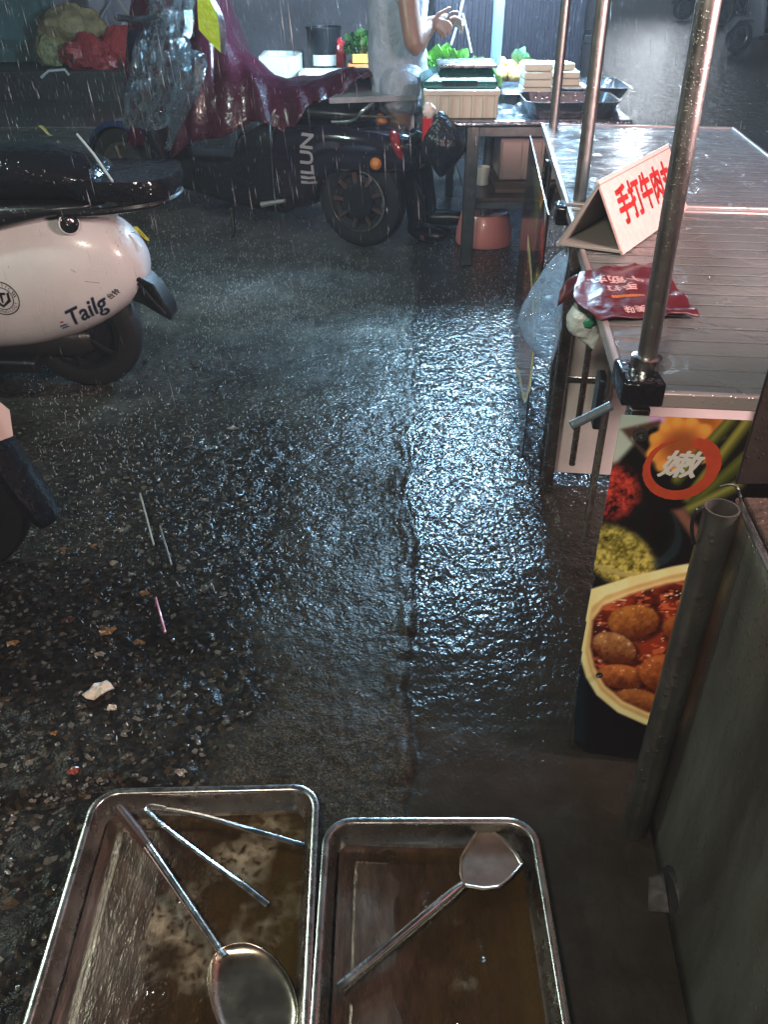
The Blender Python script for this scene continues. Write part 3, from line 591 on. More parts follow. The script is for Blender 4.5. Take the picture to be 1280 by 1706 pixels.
mb.prism([e0+UP*(Hs+.014), e0+UP*1.02+Vector((.012, .02, 0)), e0+UP*1.30+Vector((.02, .05, 0)), e0+UP*1.30+Vector((.7, .05, 0)), e0+UP*(Hs+.014)+Vector((.7, 0, 0))], Vector((0, .006, 0)))
mb.build('splash_shield', mat('stained_shield', (.045, .038, .034), .3, .6, bump=[(7, .01)], var=(6, .5), drops=90), ms, bevel=.002)
mb = MB(); mb.tube(smoothpts([pt+UP*.70+Vector((-.032, .0, 0)), pt+UP*.735+Vector((-.043, -.002, 0)), pt+UP*.76+Vector((-.040, 0, 0)), pt+UP*.765+Vector((-.03, .002, 0))]), .003, 8); mb.build('hook', M['black'], ms)
mb = MB(); mb.tube(smoothpts([pt+UP*.75+Vector((.03, .0, 0)), pt+UP*.785+Vector((.02, .025, 0)), pt+UP*.78+Vector((-.0, .034, 0))]), .0022, 8); mb.build('wire', M['black'], ms)
w0 = G(1093, 1500, .03); mb = MB(); mb.lathe([(.0, -.012), (.045, -.012), (.048, 0), (.045, .012), (0, .012)], (w0.x+.03, w0.y, .049), 20, axis=(1, .1, 0)); mb.build('caster', M['rubber'], ms)
mb = MB(); mb.prism([w0+Vector((-.012, .02, .03)), w0+Vector((-.018, -.02, .0)), w0+Vector((.02, -.02, -.005)), w0+Vector((.01, .015, .05))], Vector((0, .004, .004))); mb.build('caster_bracket', M['steel'], ms)

# ================================================================== TRAYS AND UTENSILS on the ground
def rrect(cx, cy, w_, l_, r, z, n=6, rot=0):
    pts = []
    for (sx, sy, a0) in ((1, 1, 0), (-1, 1, 90), (-1, -1, 180), (1, -1, 270)):
        for k in range(n+1):
            a = R(a0+90*k/n); x = sx*(w_/2-r)+r*math.cos(a); y = sy*(l_/2-r)+r*math.sin(a)
            pts.append(Vector((cx+x*math.cos(rot)-y*math.sin(rot), cy+x*math.sin(rot)+y*math.cos(rot), z)))
    return pts
trayfloor = mat('scuffed_tray_floor', (.125, .088, .066), .32, .6, bump=[(35, .0016), (7, .005), (140, .0008)], var=(30, .5), rvar=(16, .2, .45), stretch=(1.6, .5, 1))
traymetal = mat('tray_steel', (.46, .44, .41), .26, 1, bump=[(40, .0005)], rvar=(30, .2, .36), var=(14, .25), drops=0)
def water(name, tint, foamy):
    m = mat(name, (.5, .4, .2), .03); t = m.node_tree; N = t.nodes.new; K = t.links.new; b = t.nodes['Principled BSDF']
    tc = N('ShaderNodeTexCoord'); n1 = N('ShaderNodeTexNoise'); n1.inputs['Scale'].default_value = 55; K(tc.outputs['Object'], n1.inputs[0])
    bp = N('ShaderNodeBump'); bp.inputs['Distance'].default_value = .0012; K(n1.outputs['Fac'], bp.inputs['Height'])
    vr = N('ShaderNodeTexVoronoi'); vr.inputs['Scale'].default_value = 13; K(tc.outputs['Object'], vr.inputs['Vector'])      # rings where drops have fallen
    ms_ = N('ShaderNodeMath'); ms_.operation = 'MULTIPLY'; ms_.inputs[1].default_value = 62; K(vr.outputs['Distance'], ms_.inputs[0]); sn = N('ShaderNodeMath'); sn.operation = 'SINE'; K(ms_.outputs[0], sn.inputs[0])
    fl_ = N('ShaderNodeMapRange'); fl_.inputs[1].default_value = .42; fl_.inputs[2].default_value = .08; K(vr.outputs['Distance'], fl_.inputs[0]); rg_ = N('ShaderNodeMath'); rg_.operation = 'MULTIPLY'; K(sn.outputs[0], rg_.inputs[0]); K(fl_.outputs[0], rg_.inputs[1])
    bq = N('ShaderNodeBump'); bq.inputs['Distance'].default_value = .0007; K(rg_.outputs[0], bq.inputs['Height']); K(bq.outputs[0], bp.inputs['Normal'])
    tr = N('ShaderNodeBsdfTransparent'); gl = N('ShaderNodeBsdfGlossy'); gl.inputs['Roughness'].default_value = .06; fr = N('ShaderNodeFresnel'); fr.inputs[0].default_value = 1.38
    n2 = N('ShaderNodeTexNoise'); n2.inputs['Scale'].default_value = 9; n2.inputs['Detail'].default_value = 5; n2.inputs['Distortion'].default_value = 1.2; K(tc.outputs['Object'], n2.inputs[0])
    rp = N('ShaderNodeValToRGB'); rp.color_ramp.elements[0].position = .35; rp.color_ramp.elements[1].position = .65
    rp.color_ramp.elements[0].color = (tint[0]*.6, tint[1]*.55, tint[2]*.6, 1); rp.color_ramp.elements[1].color = (min(tint[0]*1.5, 1), tint[1]*1.45, tint[2]*1.4, 1); K(n2.outputs['Fac'], rp.inputs[0]); dv = N('ShaderNodeVertexColor'); dv.layer_name = 'depth'; mt_ = N('ShaderNodeMixRGB'); mt_.inputs[1].default_value = (1, 1, 1, 1); K(dv.outputs[0], mt_.inputs[0]); K(rp.outputs[0], mt_.inputs[2]); K(mt_.outputs[0], tr.inputs[0])
    for q in (gl, fr): K(bp.outputs[0], q.inputs['Normal'])
    mx = N('ShaderNodeMixShader'); K(fr.outputs[0], mx.inputs[0]); K(tr.outputs[0], mx.inputs[1]); K(gl.outputs[0], mx.inputs[2])
    df = N('ShaderNodeBsdfDiffuse'); df.inputs[0].default_value = (.085, .052, .015, 1); m3 = N('ShaderNodeMixShader'); mk = N('ShaderNodeMath'); mk.operation = 'MULTIPLY'; mk.inputs[1].default_value = .42; K(dv.outputs[0], mk.inputs[0]); K(mk.outputs[0], m3.inputs[0]); K(mx.outputs[0], m3.inputs[1]); K(df.outputs[0], m3.inputs[2])
    fo = N('ShaderNodeBsdfDiffuse'); fo.inputs[0].default_value = (.42, .36, .26, 1)
    ds = N('ShaderNodeTexNoise'); ds.inputs['Scale'].default_value = 30; K(tc.outputs['Object'], ds.inputs[0])
    vo = N('ShaderNodeTexVoronoi'); vo.feature = 'SMOOTH_F1'; vo.inputs['Scale'].default_value = 62; mpx = N('ShaderNodeMixRGB') if False else N('ShaderNodeVectorMath'); mpx.operation = 'MULTIPLY_ADD'; mpx.inputs[1].default_value = (.05, .05, .05); K(ds.outputs['Color'], mpx.inputs[0]); K(tc.outputs['Object'], mpx.inputs[2]); K(mpx.outputs[0], vo.inputs['Vector'])
    r1 = N('ShaderNodeValToRGB'); r1.color_ramp.elements[0].position = .15; r1.color_ramp.elements[1].position = .95; K(vo.outputs['Distance'], r1.inputs[0])
    n4 = N('ShaderNodeTexNoise'); n4.inputs['Scale'].default_value = 7.5; n4.inputs['Detail'].default_value = 3; mp = N('ShaderNodeMapping'); mp.inputs['Location'].default_value = (foamy[1], foamy[2], 0); K(tc.outputs['Object'], mp.inputs[0]); K(mp.outputs[0], n4.inputs[0])
    r4 = N('ShaderNodeValToRGB'); r4.color_ramp.elements[0].position = foamy[0]; r4.color_ramp.elements[1].position = foamy[0]+.22; K(n4.outputs['Fac'], r4.inputs[0])
    mu = N('ShaderNodeMath'); mu.operation = 'MULTIPLY'; K(r1.outputs[0], mu.inputs[0]); K(r4.outputs[0], mu.inputs[1])
    m2 = N('ShaderNodeMixShader'); K(mu.outputs[0], m2.inputs[0]); K(m3.outputs[0], m2.inputs[1]); K(fo.outputs[0], m2.inputs[2])
    K(m2.outputs[0], t.nodes['Material Output'].inputs['Surface']); return m
def tray(cx, cy, w_, l_, rot, label, waterm, lvl, slope):
    t = thing('steel_tray', label, 'tray', (cx, cy, 0), 'steel trays on the wet ground'); zt = .062; mb = MB()
    q = lambda dw, r, z: rrect(cx, cy, w_-dw, l_-dw, r, z, 8, rot)
    mb.loft([q(.050, .035, .004), q(.006, .052, zt-.007), q(0, .055, zt-.004), q(.001, .055, zt-.001), q(.006, .053, zt), q(.024, .045, zt), q(.028, .043, zt-.002), q(.030, .042, zt-.008), q(.052, .034, .016), q(.062, .03, .011), q(.064, .03, .010)], cap=False)
    mb.build('pan', traymetal, t, smooth=50)
    def fz(x, y): return .010-slope*(x/(w_/2))
    mb = MB(); cr, sr = math.cos(rot), math.sin(rot)
    def fl(u, v):
        x = (u-.5)*(w_-.060); y = (v-.5)*(l_-.060); i = min(w_/2-.03-abs(x), l_/2-.03-abs(y))
        z = fz(x, y)+.0035*float(sst(.028, .033, i))-.0035*float(sst(.006, .012, i))+.0045*(float(fbm(x*8+7, y*8, 3, 3))-.5)
        return Vector((cx+x*cr-y*sr, cy+x*sr+y*cr, z))
    mb.grid(fl, 90, 110); mb.build('tray_floor', trayfloor, t, smooth=60)
    mb = MB(); dep = []
    def wt(u, v):
        a_, b_ = w_/2-.0255, l_/2-.0255; x, y = (2*u-1)*a_, (2*v-1)*b_; ex, ey = abs(x)-(a_-.035), abs(y)-(b_-.035)
        if ex > 0 and ey > 0:
            k_ = max(ex, ey)/math.hypot(ex, ey); x, y = math.copysign(a_-.035+ex*k_, x), math.copysign(b_-.035+ey*k_, y)
        dep.append(lvl-fl(x/(w_-.060)+.5, y/(l_-.060)+.5).z); return Vector((cx+x*cr-y*sr, cy+x*sr+y*cr, lvl))
    mb.grid(wt, 70, 90); wo = mb.build('dirty_water', waterm, t, smooth=0, fix=False)
    at = wo.data.color_attributes.new('depth', 'FLOAT_COLOR', 'POINT')     # how deep the murky water stands over the tray floor
    at.data.foreach_set('color', np.repeat(np.clip(np.array(dep)/.011, 0, 1), 4).astype(np.float32))
    return t
zr = .062
def TR(px, py, z=.02): return G(px, py, z)
a, b = G(158, 1308, zr), G(533, 1310, zr); wL = (b-a).length; rotL = R(1.6)
cL = (a+b)/2+Vector((math.sin(rotL), -math.cos(rotL), 0))*.30
tray(cL.x, cL.y, wL, .60, rotL, 'left steel tray with oily foaming water, ladle and tongs inside', water('oily_water', (.52, .34, .10), (.50, .3, .1)), .0125, .0085)
a, b = G(538, 1361, zr), G(895, 1363, zr); wR = (b-a).length
tray((a.x+b.x)/2, a.y-.30, wR-.004, .60, 0, 'right steel tray with cloudy brown water and a wok turner inside', water('cloudy_water', (.50, .36, .15), (.62, 1.3, .4)), .0125, .0085)
mb = None
# round ladle
ld = thing('wok_turner', 'wide wok turner with a dark wooden grip lying in the left tray', 'spatula', G(300, 1480, .03))
p0, p1, p2 = G(196, 1345, .052), G(249, 1413, .046), G(366, 1584, .028)
MB().tube([p0, p0+(p1-p0)*.1, p0+(p1-p0)*.6, p1], [.0075, .0105, .0115, .0085], 14).build('grip', M['wood'], ld)
MB().tube([p1-(p1-p0)*.05, p1+(p2-p1)*.5, p2], [.0088, .0082, .0065], 16).build('handle', M['steel'], ld)
bl2 = [(360, 1582), (347, 1602), (343, 1632), (349, 1672), (366, 1716), (396, 1752), (440, 1768), (482, 1744), (500, 1700), (494, 1654), (476, 1616), (446, 1582), (410, 1567), (382, 1572)]
ring = [G(x, y, .026 if i in (0,) else (.034 if i in (1, 2, 3, 12, 13) else .026)) for i, (x, y) in enumerate(bl2)]; cb_ = G(425, 1668, .020); n = len(ring); mb = MB()
m1 = [cb_+(p-cb_)*.90 for p in ring]; m2 = [cb_+(p-cb_)*.5 for p in ring]
for q in m1+m2: q.z = .0195
mb.add(ring+m1+m2+[Vector((cb_.x, cb_.y, .0190))], [(i, (i+1) % n, n+(i+1) % n, n+i) for i in range(n)]+[(n+i, n+(i+1) % n, 2*n+(i+1) % n, 2*n+i) for i in range(n)]+[(2*n+i, 2*n+(i+1) % n, 3*n) for i in range(n)])
mb.build('blade', mat('turner_blade', (.52, .43, .34), .24, 1, bump=[(18, .0012)], rvar=(12, .18, .32), var=(9, .25)), ld, solid=.0016, subd=2, smooth=180)
MB().tube([p2-(p2-p1)*.05, p2+(p2-p1)*.06], [.0055, .0078], 10).build('neck', M['steel'], ld)
# tongs
tg = thing('tongs', 'thin steel food tongs spread open in the left tray', 'tongs', G(300, 1380, .03))
def strip(pts, w0, w1, th_=.0012):
    pts = smoothpts(pts, 5); mb = MB(); rings = []
    for i, p in enumerate(pts):
        d = (pts[min(i+1, len(pts)-1)]-pts[max(0, i-1)]).normalized(); s_ = d.cross(UP).normalized(); f = i/(len(pts)-1); w_ = w0+(w1-w0)*f
        rings.append([p-s_*w_-UP*.001, p-UP*.0002+UP*.0022*0, p+s_*w_-UP*.001, p+s_*w_*.9+UP*th_, p+UP*(th_+.0016), p-s_*w_*.9+UP*th_])
    return mb.loft(rings)
hz = .046
strip([G(248, 1352, hz), G(262, 1368, hz), G(340, 1428, .040), G(400, 1472, .034), G(446, 1508, .028)], .0040, .0062).build('arm', M['steel'], tg)
strip([G(248, 1350, hz), G(262, 1347, hz), G(330, 1358, .042), G(425, 1385, .034), G(506, 1409, .028)], .0040, .0062).build('arm', M['steel'], tg)
MB().tube(smoothpts([G(272, 1378, hz-.001), G(252, 1358, hz+.002), G(244, 1350, hz+.003), G(250, 1343, hz+.003), G(276, 1347, hz)], 8), [.0046]*33, 10).build('spring_bend', M['steel'], tg)
# wok turner
tn = thing('wok_turner', 'wok turner with a fan blade and steel tube handle lying in the right tray', 'spatula', G(700, 1540, .03))
q0, q1 = G(566, 1648, .030), G(772, 1474, .044)
mb = MB(); d_ = (q1-q0); mb.tube([q0, q0+d_*.3, q0+d_*.6, q0+d_*.9, q1], [.0105, .0103, .0100, .0096, .0070], 20); mb.build('handle', M['steel'], tn)
MB().lathe([(.0088, 0), (.0084, -.001), (.002, -.006)], q0-d_.normalized()*.0008, 16, axis=-d_).build('handle_end', M['dark_steel'], tn)
bl = [(772, 1477), (766, 1455), (767, 1428), (784, 1398), (805, 1371), (838, 1394), (862, 1420), (873, 1438), (852, 1462), (832, 1479), (806, 1483), (786, 1479)]
mb = MB(); ctr = G(815, 1432, .036); ring = [G(x, y, .046 if i in (2, 3, 7, 8) else .042) for i, (x, y) in enumerate(bl)]; mid = [ctr+(p-ctr)*.90 for p in ring]; n = len(ring)
for q in mid: q.z = .0395
mb.add(ring+mid+[Vector((ctr.x, ctr.y, .0393))], [(i, (i+1) % n, n+(i+1) % n, n+i) for i in range(n)]+[(n+i, n+(i+1) % n, 2*n) for i in range(n)])
mb.build('blade', mat('turner_steel', (.52, .46, .38), .28, .95, bump=[(30, .0006)], var=(26, .3)), tn, solid=.0016, smooth=20)

# ================================================================== DEBRIS on the left
grvm = mat('wet_pebble', (.11, .095, .075), .18, var=(40, .6), col2=(.03, .03, .03), bump=(70, .003))
def stones(n):
    rng = np.random.default_rng(5); mb_v, mb_f = [], []; bm = bmesh.new(); bmesh.ops.create_icosphere(bm, subdivisions=1, radius=1); bv = np.array([v.co[:] for v in bm.verts]); bf = np.array([[v.index for v in f.verts] for f in bm.faces]); bm.free()
    k = 0
    while k < n:
        x, y = rng.uniform(-1.7, -.1), rng.uniform(.7, 3.3)
        if x > debris_x(y)-.02 or rng.random() > .35+.65*float(vn(x*5, y*5, 3)): continue
        s_ = rng.uniform(.002, .0065)*(1.9 if rng.random() < .05 else 1); sc_ = np.array([s_*rng.uniform(.8, 1.6), s_*rng.uniform(.6, 1.2), s_*rng.uniform(.35, .7)]); a = rng.uniform(0, 6.3)
        v = bv*(1+rng.uniform(-.22, .22, (len(bv), 1)))*sc_; v = np.stack([v[:, 0]*math.cos(a)-v[:, 1]*math.sin(a)+x, v[:, 0]*math.sin(a)+v[:, 1]*math.cos(a)+y, v[:, 2]+.006], 1)
        mb_f.append(bf+len(bv)*k); mb_v.append(v); k += 1
    me = bpy.data.meshes.new('gravel'); me.from_pydata(np.concatenate(mb_v).tolist(), [], np.concatenate(mb_f).tolist()); me.materials.append(grvm); o = link('gravel', me); o['kind'] = 'stuff'
stones(2600)
def scrap(name, px, py, rad, m, label, cat, seed, h=.012, sq=.7, rot=0, group=None):
    random.seed(seed); c = G(px, py, .012); mb = MB(); n = 11; ring = [];
    for k in range(n):
        a = 2*math.pi*k/n; r = rad*random.uniform(.7, 1.15); x = r*math.cos(a); y = r*math.sin(a)*sq
        ring.append(c+Vector((x*math.cos(rot)-y*math.sin(rot), x*math.sin(rot)+y*math.cos(rot), random.uniform(0, h))))
    mid = [c+(p-c)*.55+UP*random.uniform(.1, .8)*h for p in ring]
    mb.add(ring+mid+[c+UP*h*.6], [(i, (i+1) % n, n+(i+1) % n, n+i) for i in range(n)]+[(n+i, n+(i+1) % n, 2*n) for i in range(n)])
    return tag(mb.build(name, m, solid=.003, smooth=0), label, cat, group)
paper = mat('wet_torn_paper', (.66, .56, .44), .5, bump=(50, .003), var=(45, .45)); leafm = mat('brown_litter', (.24, .12, .045), .3, var=(30, .5), bump=(40, .004)); greym = mat('pale_stone', (.30, .27, .23), .3, var=(40, .5), bump=(60, .003))
scrap('torn_paper', 166, 1152, .034, paper, 'biggest pale scrap of torn paper on the wet gravel', 'paper', 3, .016, .75, .7)
scrap('torn_paper', 187, 1181, .012, paper, 'small pale paper scrap just below the biggest torn paper', 'paper', 4, .008, .8, .7)
for i, (x, y, r_, lab, mm) in enumerate(((178, 1054, .022, 'broad orange brown leaf lying above the torn paper', leafm), (232, 1072, .020, 'long thin brown leaf below the pink straw', leafm), (240, 990, .014, 'light brown leaf just left of the pink straw', leafm), (112, 1035, .020, 'dark brown leaf under water left of the orange leaf', mat('dark_litter', (.07, .03, .018), .25, var=(30, .5))), (22, 1074, .016, 'brown leaf at the left edge of the gravel', leafm), (122, 1287, .014, 'reddish leaf by the left tray corner', mat('red_litter', (.16, .03, .02), .3)), (302, 1288, .012, 'tan pebble just above the left tray rim', greym), (165, 1092, .012, 'pale chip between the orange leaf and the torn paper', greym), (220, 960, .013, 'pale flat stone up left of the pink straw', greym), (388, 715, .020, 'pale broken stone up on the gravel beside the concrete', greym), (342, 835, .012, 'brownish stone in the middle of the gravel', greym), (200, 885, .013, 'grey flat chip beside the long straw', greym), (332, 880, .009, 'small pale chip on the dark gravel', greym), (105, 918, .010, 'yellow brown chip near the black mudguard', leafm), (155, 912, .010, 'thin tan chip right of the yellow brown chip', leafm), (190, 940, .012, 'pale yellow chip between straw and mudguard', greym), (90, 1225, .008, 'small yellow ring shaped scrap low on the gravel', leafm))):
    scrap('litter_chip' if mm is not leafm else 'wet_leaf', x, y, r_, mm, lab, 'litter', 20+i, .009, .6 if i != 1 else .28, random.uniform(-.4, .4))
mb = MB(); mb.tube([G(259, 996, .02), G(266, 1020, .022), G(275, 1054, .016)], .0032, 8); tag(mb.build('straw', mat('pink_straw', (.62, .10, .14), .3, coat=.4)), 'pink plastic straw lying on the wet gravel', 'straw')
mb = MB(); mb.tube([G(233, 822, .02), G(243, 858, .022), G(256, 908, .018)], .0028, 8); tag(mb.build('skewer', mat('pale_skewer', (.30, .27, .22), .35)), 'long pale bamboo skewer pointing up the gravel', 'skewer')
mb = MB(); mb.tube([G(266, 876, .02), G(286, 942, .018)], .0028, 8); tag(mb.build('skewer', mat('dark_skewer', (.11, .08, .065), .35)), 'short dark skewer just right of the long pale one', 'skewer')
# ================================================================== SCOOTERS (local axes: +x forward, origin under the rear axle)
def superring(x, zb, zt, hw, n=28, e=2.6, y0=0, flat_top=1):
    zc, hz = (zb+zt)/2, (zt-zb)/2; r = []
    for k in range(n):
        a = 2*math.pi*k/n; c, s = math.cos(a), math.sin(a)
        r.append(Vector((x, y0+hw*math.copysign(abs(c)**(2/e), c), zc+hz*math.copysign(abs(s)**(2/e), s))))
    return r
def body_loft(secs, n=28, e=2.6, y0=0, dens=4):
    P_ = [Vector((a, b, c)) for a, b, c, d in secs]; D_ = [Vector((d, 0, 0)) for a, b, c, d in secs]; p = smoothpts(P_, dens); d = smoothpts(D_, dens)
    return MB().loft([superring(q[0], q[1], q[2], max(w_[0], .004), n, e, y0) for q, w_ in zip(p, d)])
def wheel(root, x, r, width, y=0, rimm=None, steer=0, spokes=5, spm=None):
    ax = (math.sin(steer), math.cos(steer), 0); c = (x, y, r); w_ = width/2
    ty = MB().lathe([(r*.62, -w_*.8), (r*.80, -w_), (r*.93, -w_*.86), (r*.99, -w_*.4), (r, 0), (r*.99, w_*.4), (r*.93, w_*.86), (r*.80, w_), (r*.62, w_*.8)], c, 44, axis=ax, cap=False).build('tyre', M['rubber'])
    wh = MB().lathe([(.012, -w_*1.1), (r*.2, -w_*1.05), (r*.24, -w_*.7), (r*.50, -w_*.55), (r*.56, -w_*.86), (r*.63, -w_*.92), (r*.64, w_*.92), (r*.56, w_*.86), (r*.50, w_*.55), (r*.24, w_*.7), (r*.2, w_*1.05), (.012, w_*1.1)], c, 44, axis=ax).build('wheel', rimm or M['dark_steel'], root)
    ty.parent = wh; q = Vector((0, 0, 1)).rotation_difference(Vector(ax)); mb = MB()
    for k in range(spokes):
        a = 2*math.pi*k/spokes; d = q@Vector((math.cos(a), math.sin(a), 0))
        for s in (-1, 1): mb.tube([Vector(c)+d*r*.2+Vector(ax)*s*w_*.92, Vector(c)+d*r*.58+Vector(ax)*s*w_*.88], [.010, .013], 6)
    if spokes: mb.build('spoke', spm or rimm or M['dark_steel'], wh)
    return wh
# ---------------------------------------------------------------- white scooter, rear half in the frame
wc = G(150, 652); ws = thing('scooter', 'white rounded scooter with black seat and round black emblem at left', 'scooter', (wc.x, wc.y+.07, 0), None, math.pi-R(2))
wheel(ws, 0, .222, .095, rimm=M['black']); wheel(ws, 1.3, .222, .09)
wb = body_loft([(-.285, .455, .50, .03), (-.272, .415, .545, .07), (-.215, .345, .62, .122), (-.10, .268, .685, .16), (.03, .215, .705, .178), (.2, .172, .70, .182), (.4, .16, .69, .18), (.55, .20, .62, .16), (.64, .24, .50, .12)], 40, 2.3, dens=5).build('body', M['white'], ws, smooth=60)
bvw = bvh_of(wb)
MB().loft([superring(x, a, b, c, 28, 3.2) for x, a, b, c in ((-.19, .70, .72, .10), (-.14, .69, .725, .152), (0, .665, .727, .176), (.15, .625, .728, .186), (.3, .565, .728, .190), (.6, .53, .72, .175), (.68, .6, .70, .1))]).build('seat_base', M['black'], ws, smooth=60)
seat = body_loft([(-.20, .745, .79, .08), (-.16, .72, .825, .145), (-.03, .715, .865, .165), (.15, .71, .87, .172), (.32, .70, .85, .17), (.5, .69, .84, .155), (.66, .69, .80, .12), (.70, .70, .75, .07)], 32, 2.8).build('seat', M['blackgloss'], ws, smooth=60)

mb = MB(); ring0 = rrect(-.26, 0, .34, .36, .11, .735, 6); mb.loft([[p+Vector((0, 0, 0)) for p in ring0], [Vector((-.26+(p.x+.26)*1.03, .0+p.y*1.03, .772)) for p in ring0], [Vector((-.26+(p.x+.26)*.99, p.y*.99, .796)) for p in ring0], [Vector((-.26+(p.x+.26)*.86, p.y*.86, .792)) for p in ring0]]); mb.build('rack', M['blackgloss'], ws, smooth=50)
mb = MB(); mb.tube(smoothpts([(-.06, .15, .69), (-.2, .165, .70), (-.36, .14, .715), (-.42, .06, .72), (-.42, -.06, .72), (-.36, -.14, .715), (-.2, -.165, .70)]), .013, 8); mb.build('grab_rail', M['black'], ws)
MB().tube([(-.055, -.165, .875), (-.16, .0, .845), (-.27, .178, .80)], .004, 6).build('elastic_cord', mat('pale_cord', (.5, .5, .48), .4), ws)
MB().lathe([(.0, .012), (.026, .012), (.030, .010), (.030, -.03)], (-.085, .142, .655), 22, axis=(-.55, .8, .15)).build('reflector', M['blackgloss'], ws)
MB().lathe([(.033, -.02), (.035, .006), (.031, .008), (.0305, -.02)], (-.085, .142, .655), 22, axis=(-.55, .8, .15)).build('reflector_ring', M['white'], ws)
YS = (0, 1, 0)
def side(px, py, Yd=None):   # photo point -> local x, z on the camera side of the white scooter
    d = Vector(ray(px, py)); y_ = ws.location.y-.172; p = Vector((0, 0, CH))+d*(y_/d.y); return (-(p.x-ws.location.x), p.z)
ux, uy = Vector((-1, 0, 0)), Vector((0, 0, 1))
def sidedecal(tm, px, py, rot, name, m, off=.0016, sq=1):
    x, z = side(px, py); c_, s_ = math.cos(R(rot)), math.sin(R(rot)); a = ux*c_+uy*s_; b_ = (-ux*s_+uy*c_)*sq
    return decal(tm, (x, .0, z), a, b_, bvw, .3, off).build(name, m, wb, fix=False, smooth=0)
inkm = mat('dark_navy_ink', (.015, .018, .045), .3); blk = mat('black_ink', (.012, .012, .012), .35)
def fine(tm, k=2):  # refine so that the decal follows the curve
    bm = bmesh.new(); vs = [bm.verts.new(v) for v in tm[0]]
    for f in tm[1]:
        try: bm.faces.new([vs[i] for i in f])
        except ValueError: pass
    bmesh.ops.triangulate(bm, faces=bm.faces)
    for _ in range(k): bmesh.ops.subdivide_edges(bm, edges=[e for e in bm.edges if e.calc_length() > .006], cuts=1)
    bm.verts.ensure_lookup_table(); bm.verts.index_update(); return [v.co.copy() for v in bm.verts], [tuple(v.index for v in f.verts) for f in bm.faces]
sidedecal(fat(fine(text_mesh('Tailg', .084, shear=.55)), .0032), 137, 526, 25, 'lettering', mat('pale_outline', (.42, .43, .47), .3), .0012, 1.05)
sidedecal(fat(fine(text_mesh('Tailg', .084, shear=.55)), .0012), 137, 526, 25, 'lettering', inkm, .0022, 1.05)
sidedecal(fat(fine(text_mesh('台铃', .024)), .0006), 186, 497, 33, 'lettering', blk)
sidedecal(([Vector((x*.017*(1-.3*(y > 0)), y*.006+k*.010, 0)) for k in (-1, 0) for x, y in ((-1, -.5), (1, -.5), (.8, .6), (-1, .6))], [(0, 1, 2, 3), (4, 5, 6, 7)]), 103, 548, 20, 'lettering', mat('blue_swash', (.06, .09, .2), .3))
sidedecal(([Vector((-.006, -.003, 0)), Vector((.008, -.003, 0)), Vector((.007, .003, 0)), Vector((-.006, .003, 0))], [(0, 1, 2, 3)]), 101, 541, 15, 'lettering', mat('red_swash', (.42, .08, .07), .3))
def annul(r0, r1, n=60): return [Vector((r*math.cos(2*math.pi*k/n), r*math.sin(2*math.pi*k/n), 0)) for r in (r0, r1) for k in range(n)], [(k, (k+1) % n, n+(k+1) % n, n+k) for k in range(n)]
E0 = (6, 497)
sidedecal(annul(.0575, .0615), *E0, 0, 'emblem', blk); sidedecal(annul(.0385, .0415), *E0, 0, 'emblem', blk)
for word, a0, da in (('CLASSIC', 90, -15.5), ('TECHNOLOGY', 270, 15.5)):
    for i, chx in enumerate(word):
        a = a0+da*(i-(len(word)-1)/2); t_ = fine(text_mesh(chx, .0155), 1); r_ = .0495; rot = a-90 if a0 == 90 else a+90; c_, s_ = math.cos(R(rot)), math.sin(R(rot))
        sidedecal(([Vector((v.x*c_-v.y*s_+r_*math.cos(R(a)), v.x*s_+v.y*c_+r_*math.sin(R(a)), 0)) for v in t_[0]], t_[1]), *E0, 0, 'lettering', blk)
for a0 in (8, 172): sidedecal(([Vector(((.0495+q*.0045)*math.cos(R(a0+k*4.2)), (.0495+q*.0045)*math.sin(R(a0+k*4.2+q*3)), 0)) for k in range(7) for q in (-1, 1)], [(2*k, 2*k+1, 2*k+3, 2*k+2) for k in range(0, 6, 2)]), *E0, 0, 'emblem', blk)
T_ = ([Vector(p) for p in ((-.026, .022, 0), (.017, .022, 0), (.017, .013, 0), (-.026, .013, 0), (-.005, .013, 0), (.005, .013, 0), (.003, -.016, 0), (-.003, -.016, 0), (.030, .024, 0), (.021, .020, 0), (.020, -.004, 0), (.0, -.023, 0), (-.002, -.033, 0), (.030, -.010, 0), (-.020, -.004, 0), (-.030, -.010, 0), (-.030, .008, 0), (-.022, .008, 0))], [(0, 1, 2, 3), (4, 5, 6, 7), (8, 9, 10, 13), (13, 10, 11, 12), (12, 11, 14, 15), (15, 14, 17, 16)])
sidedecal(fine(T_), *E0, 0, 'emblem', blk)
x, z = side(218, 414); yl = fine(([Vector(p) for p in ((-.030, .012, 0), (-.018, .017, 0), (.030, -.010, 0), (.032, -.018, 0), (.018, -.016, 0), (-.022, .002, 0))], [(0, 1, 2, 3, 4, 5)]))
sidedecal(yl, 216, 412, -22, 'sticker', mat('yellow_sticker', (.55, .56, .04), .35)); sidedecal(([v*.5 for v in yl[0]], yl[1]), 216, 413, -22, 'sticker', blk, .0024)
for p_ in (((120, 449), (128, 455)), ((142, 470), (166, 475))):
    (xa, za), (xb, zb) = side(*p_[0]), side(*p_[1]); mx, mz = (xa+xb)/2, (za+zb)/2; l_ = math.hypot(xb-xa, zb-za)/2
    sidedecal(([Vector((-l_, -.0006, 0)), Vector((l_, -.0006, 0)), Vector((l_, .0006, 0)), Vector((-l_, .0006, 0))], [(0, 1, 2, 3)]), (p_[0][0]+p_[1][0])/2, (p_[0][1]+p_[1][1])/2, -math.degrees(math.atan2(p_[1][1]-p_[0][1], p_[1][0]-p_[0][0])), 'scratch', blk)
sm_pts = [(168, 398), (186, 402), (204, 411), (222, 424), (236, 440), (243, 452)]
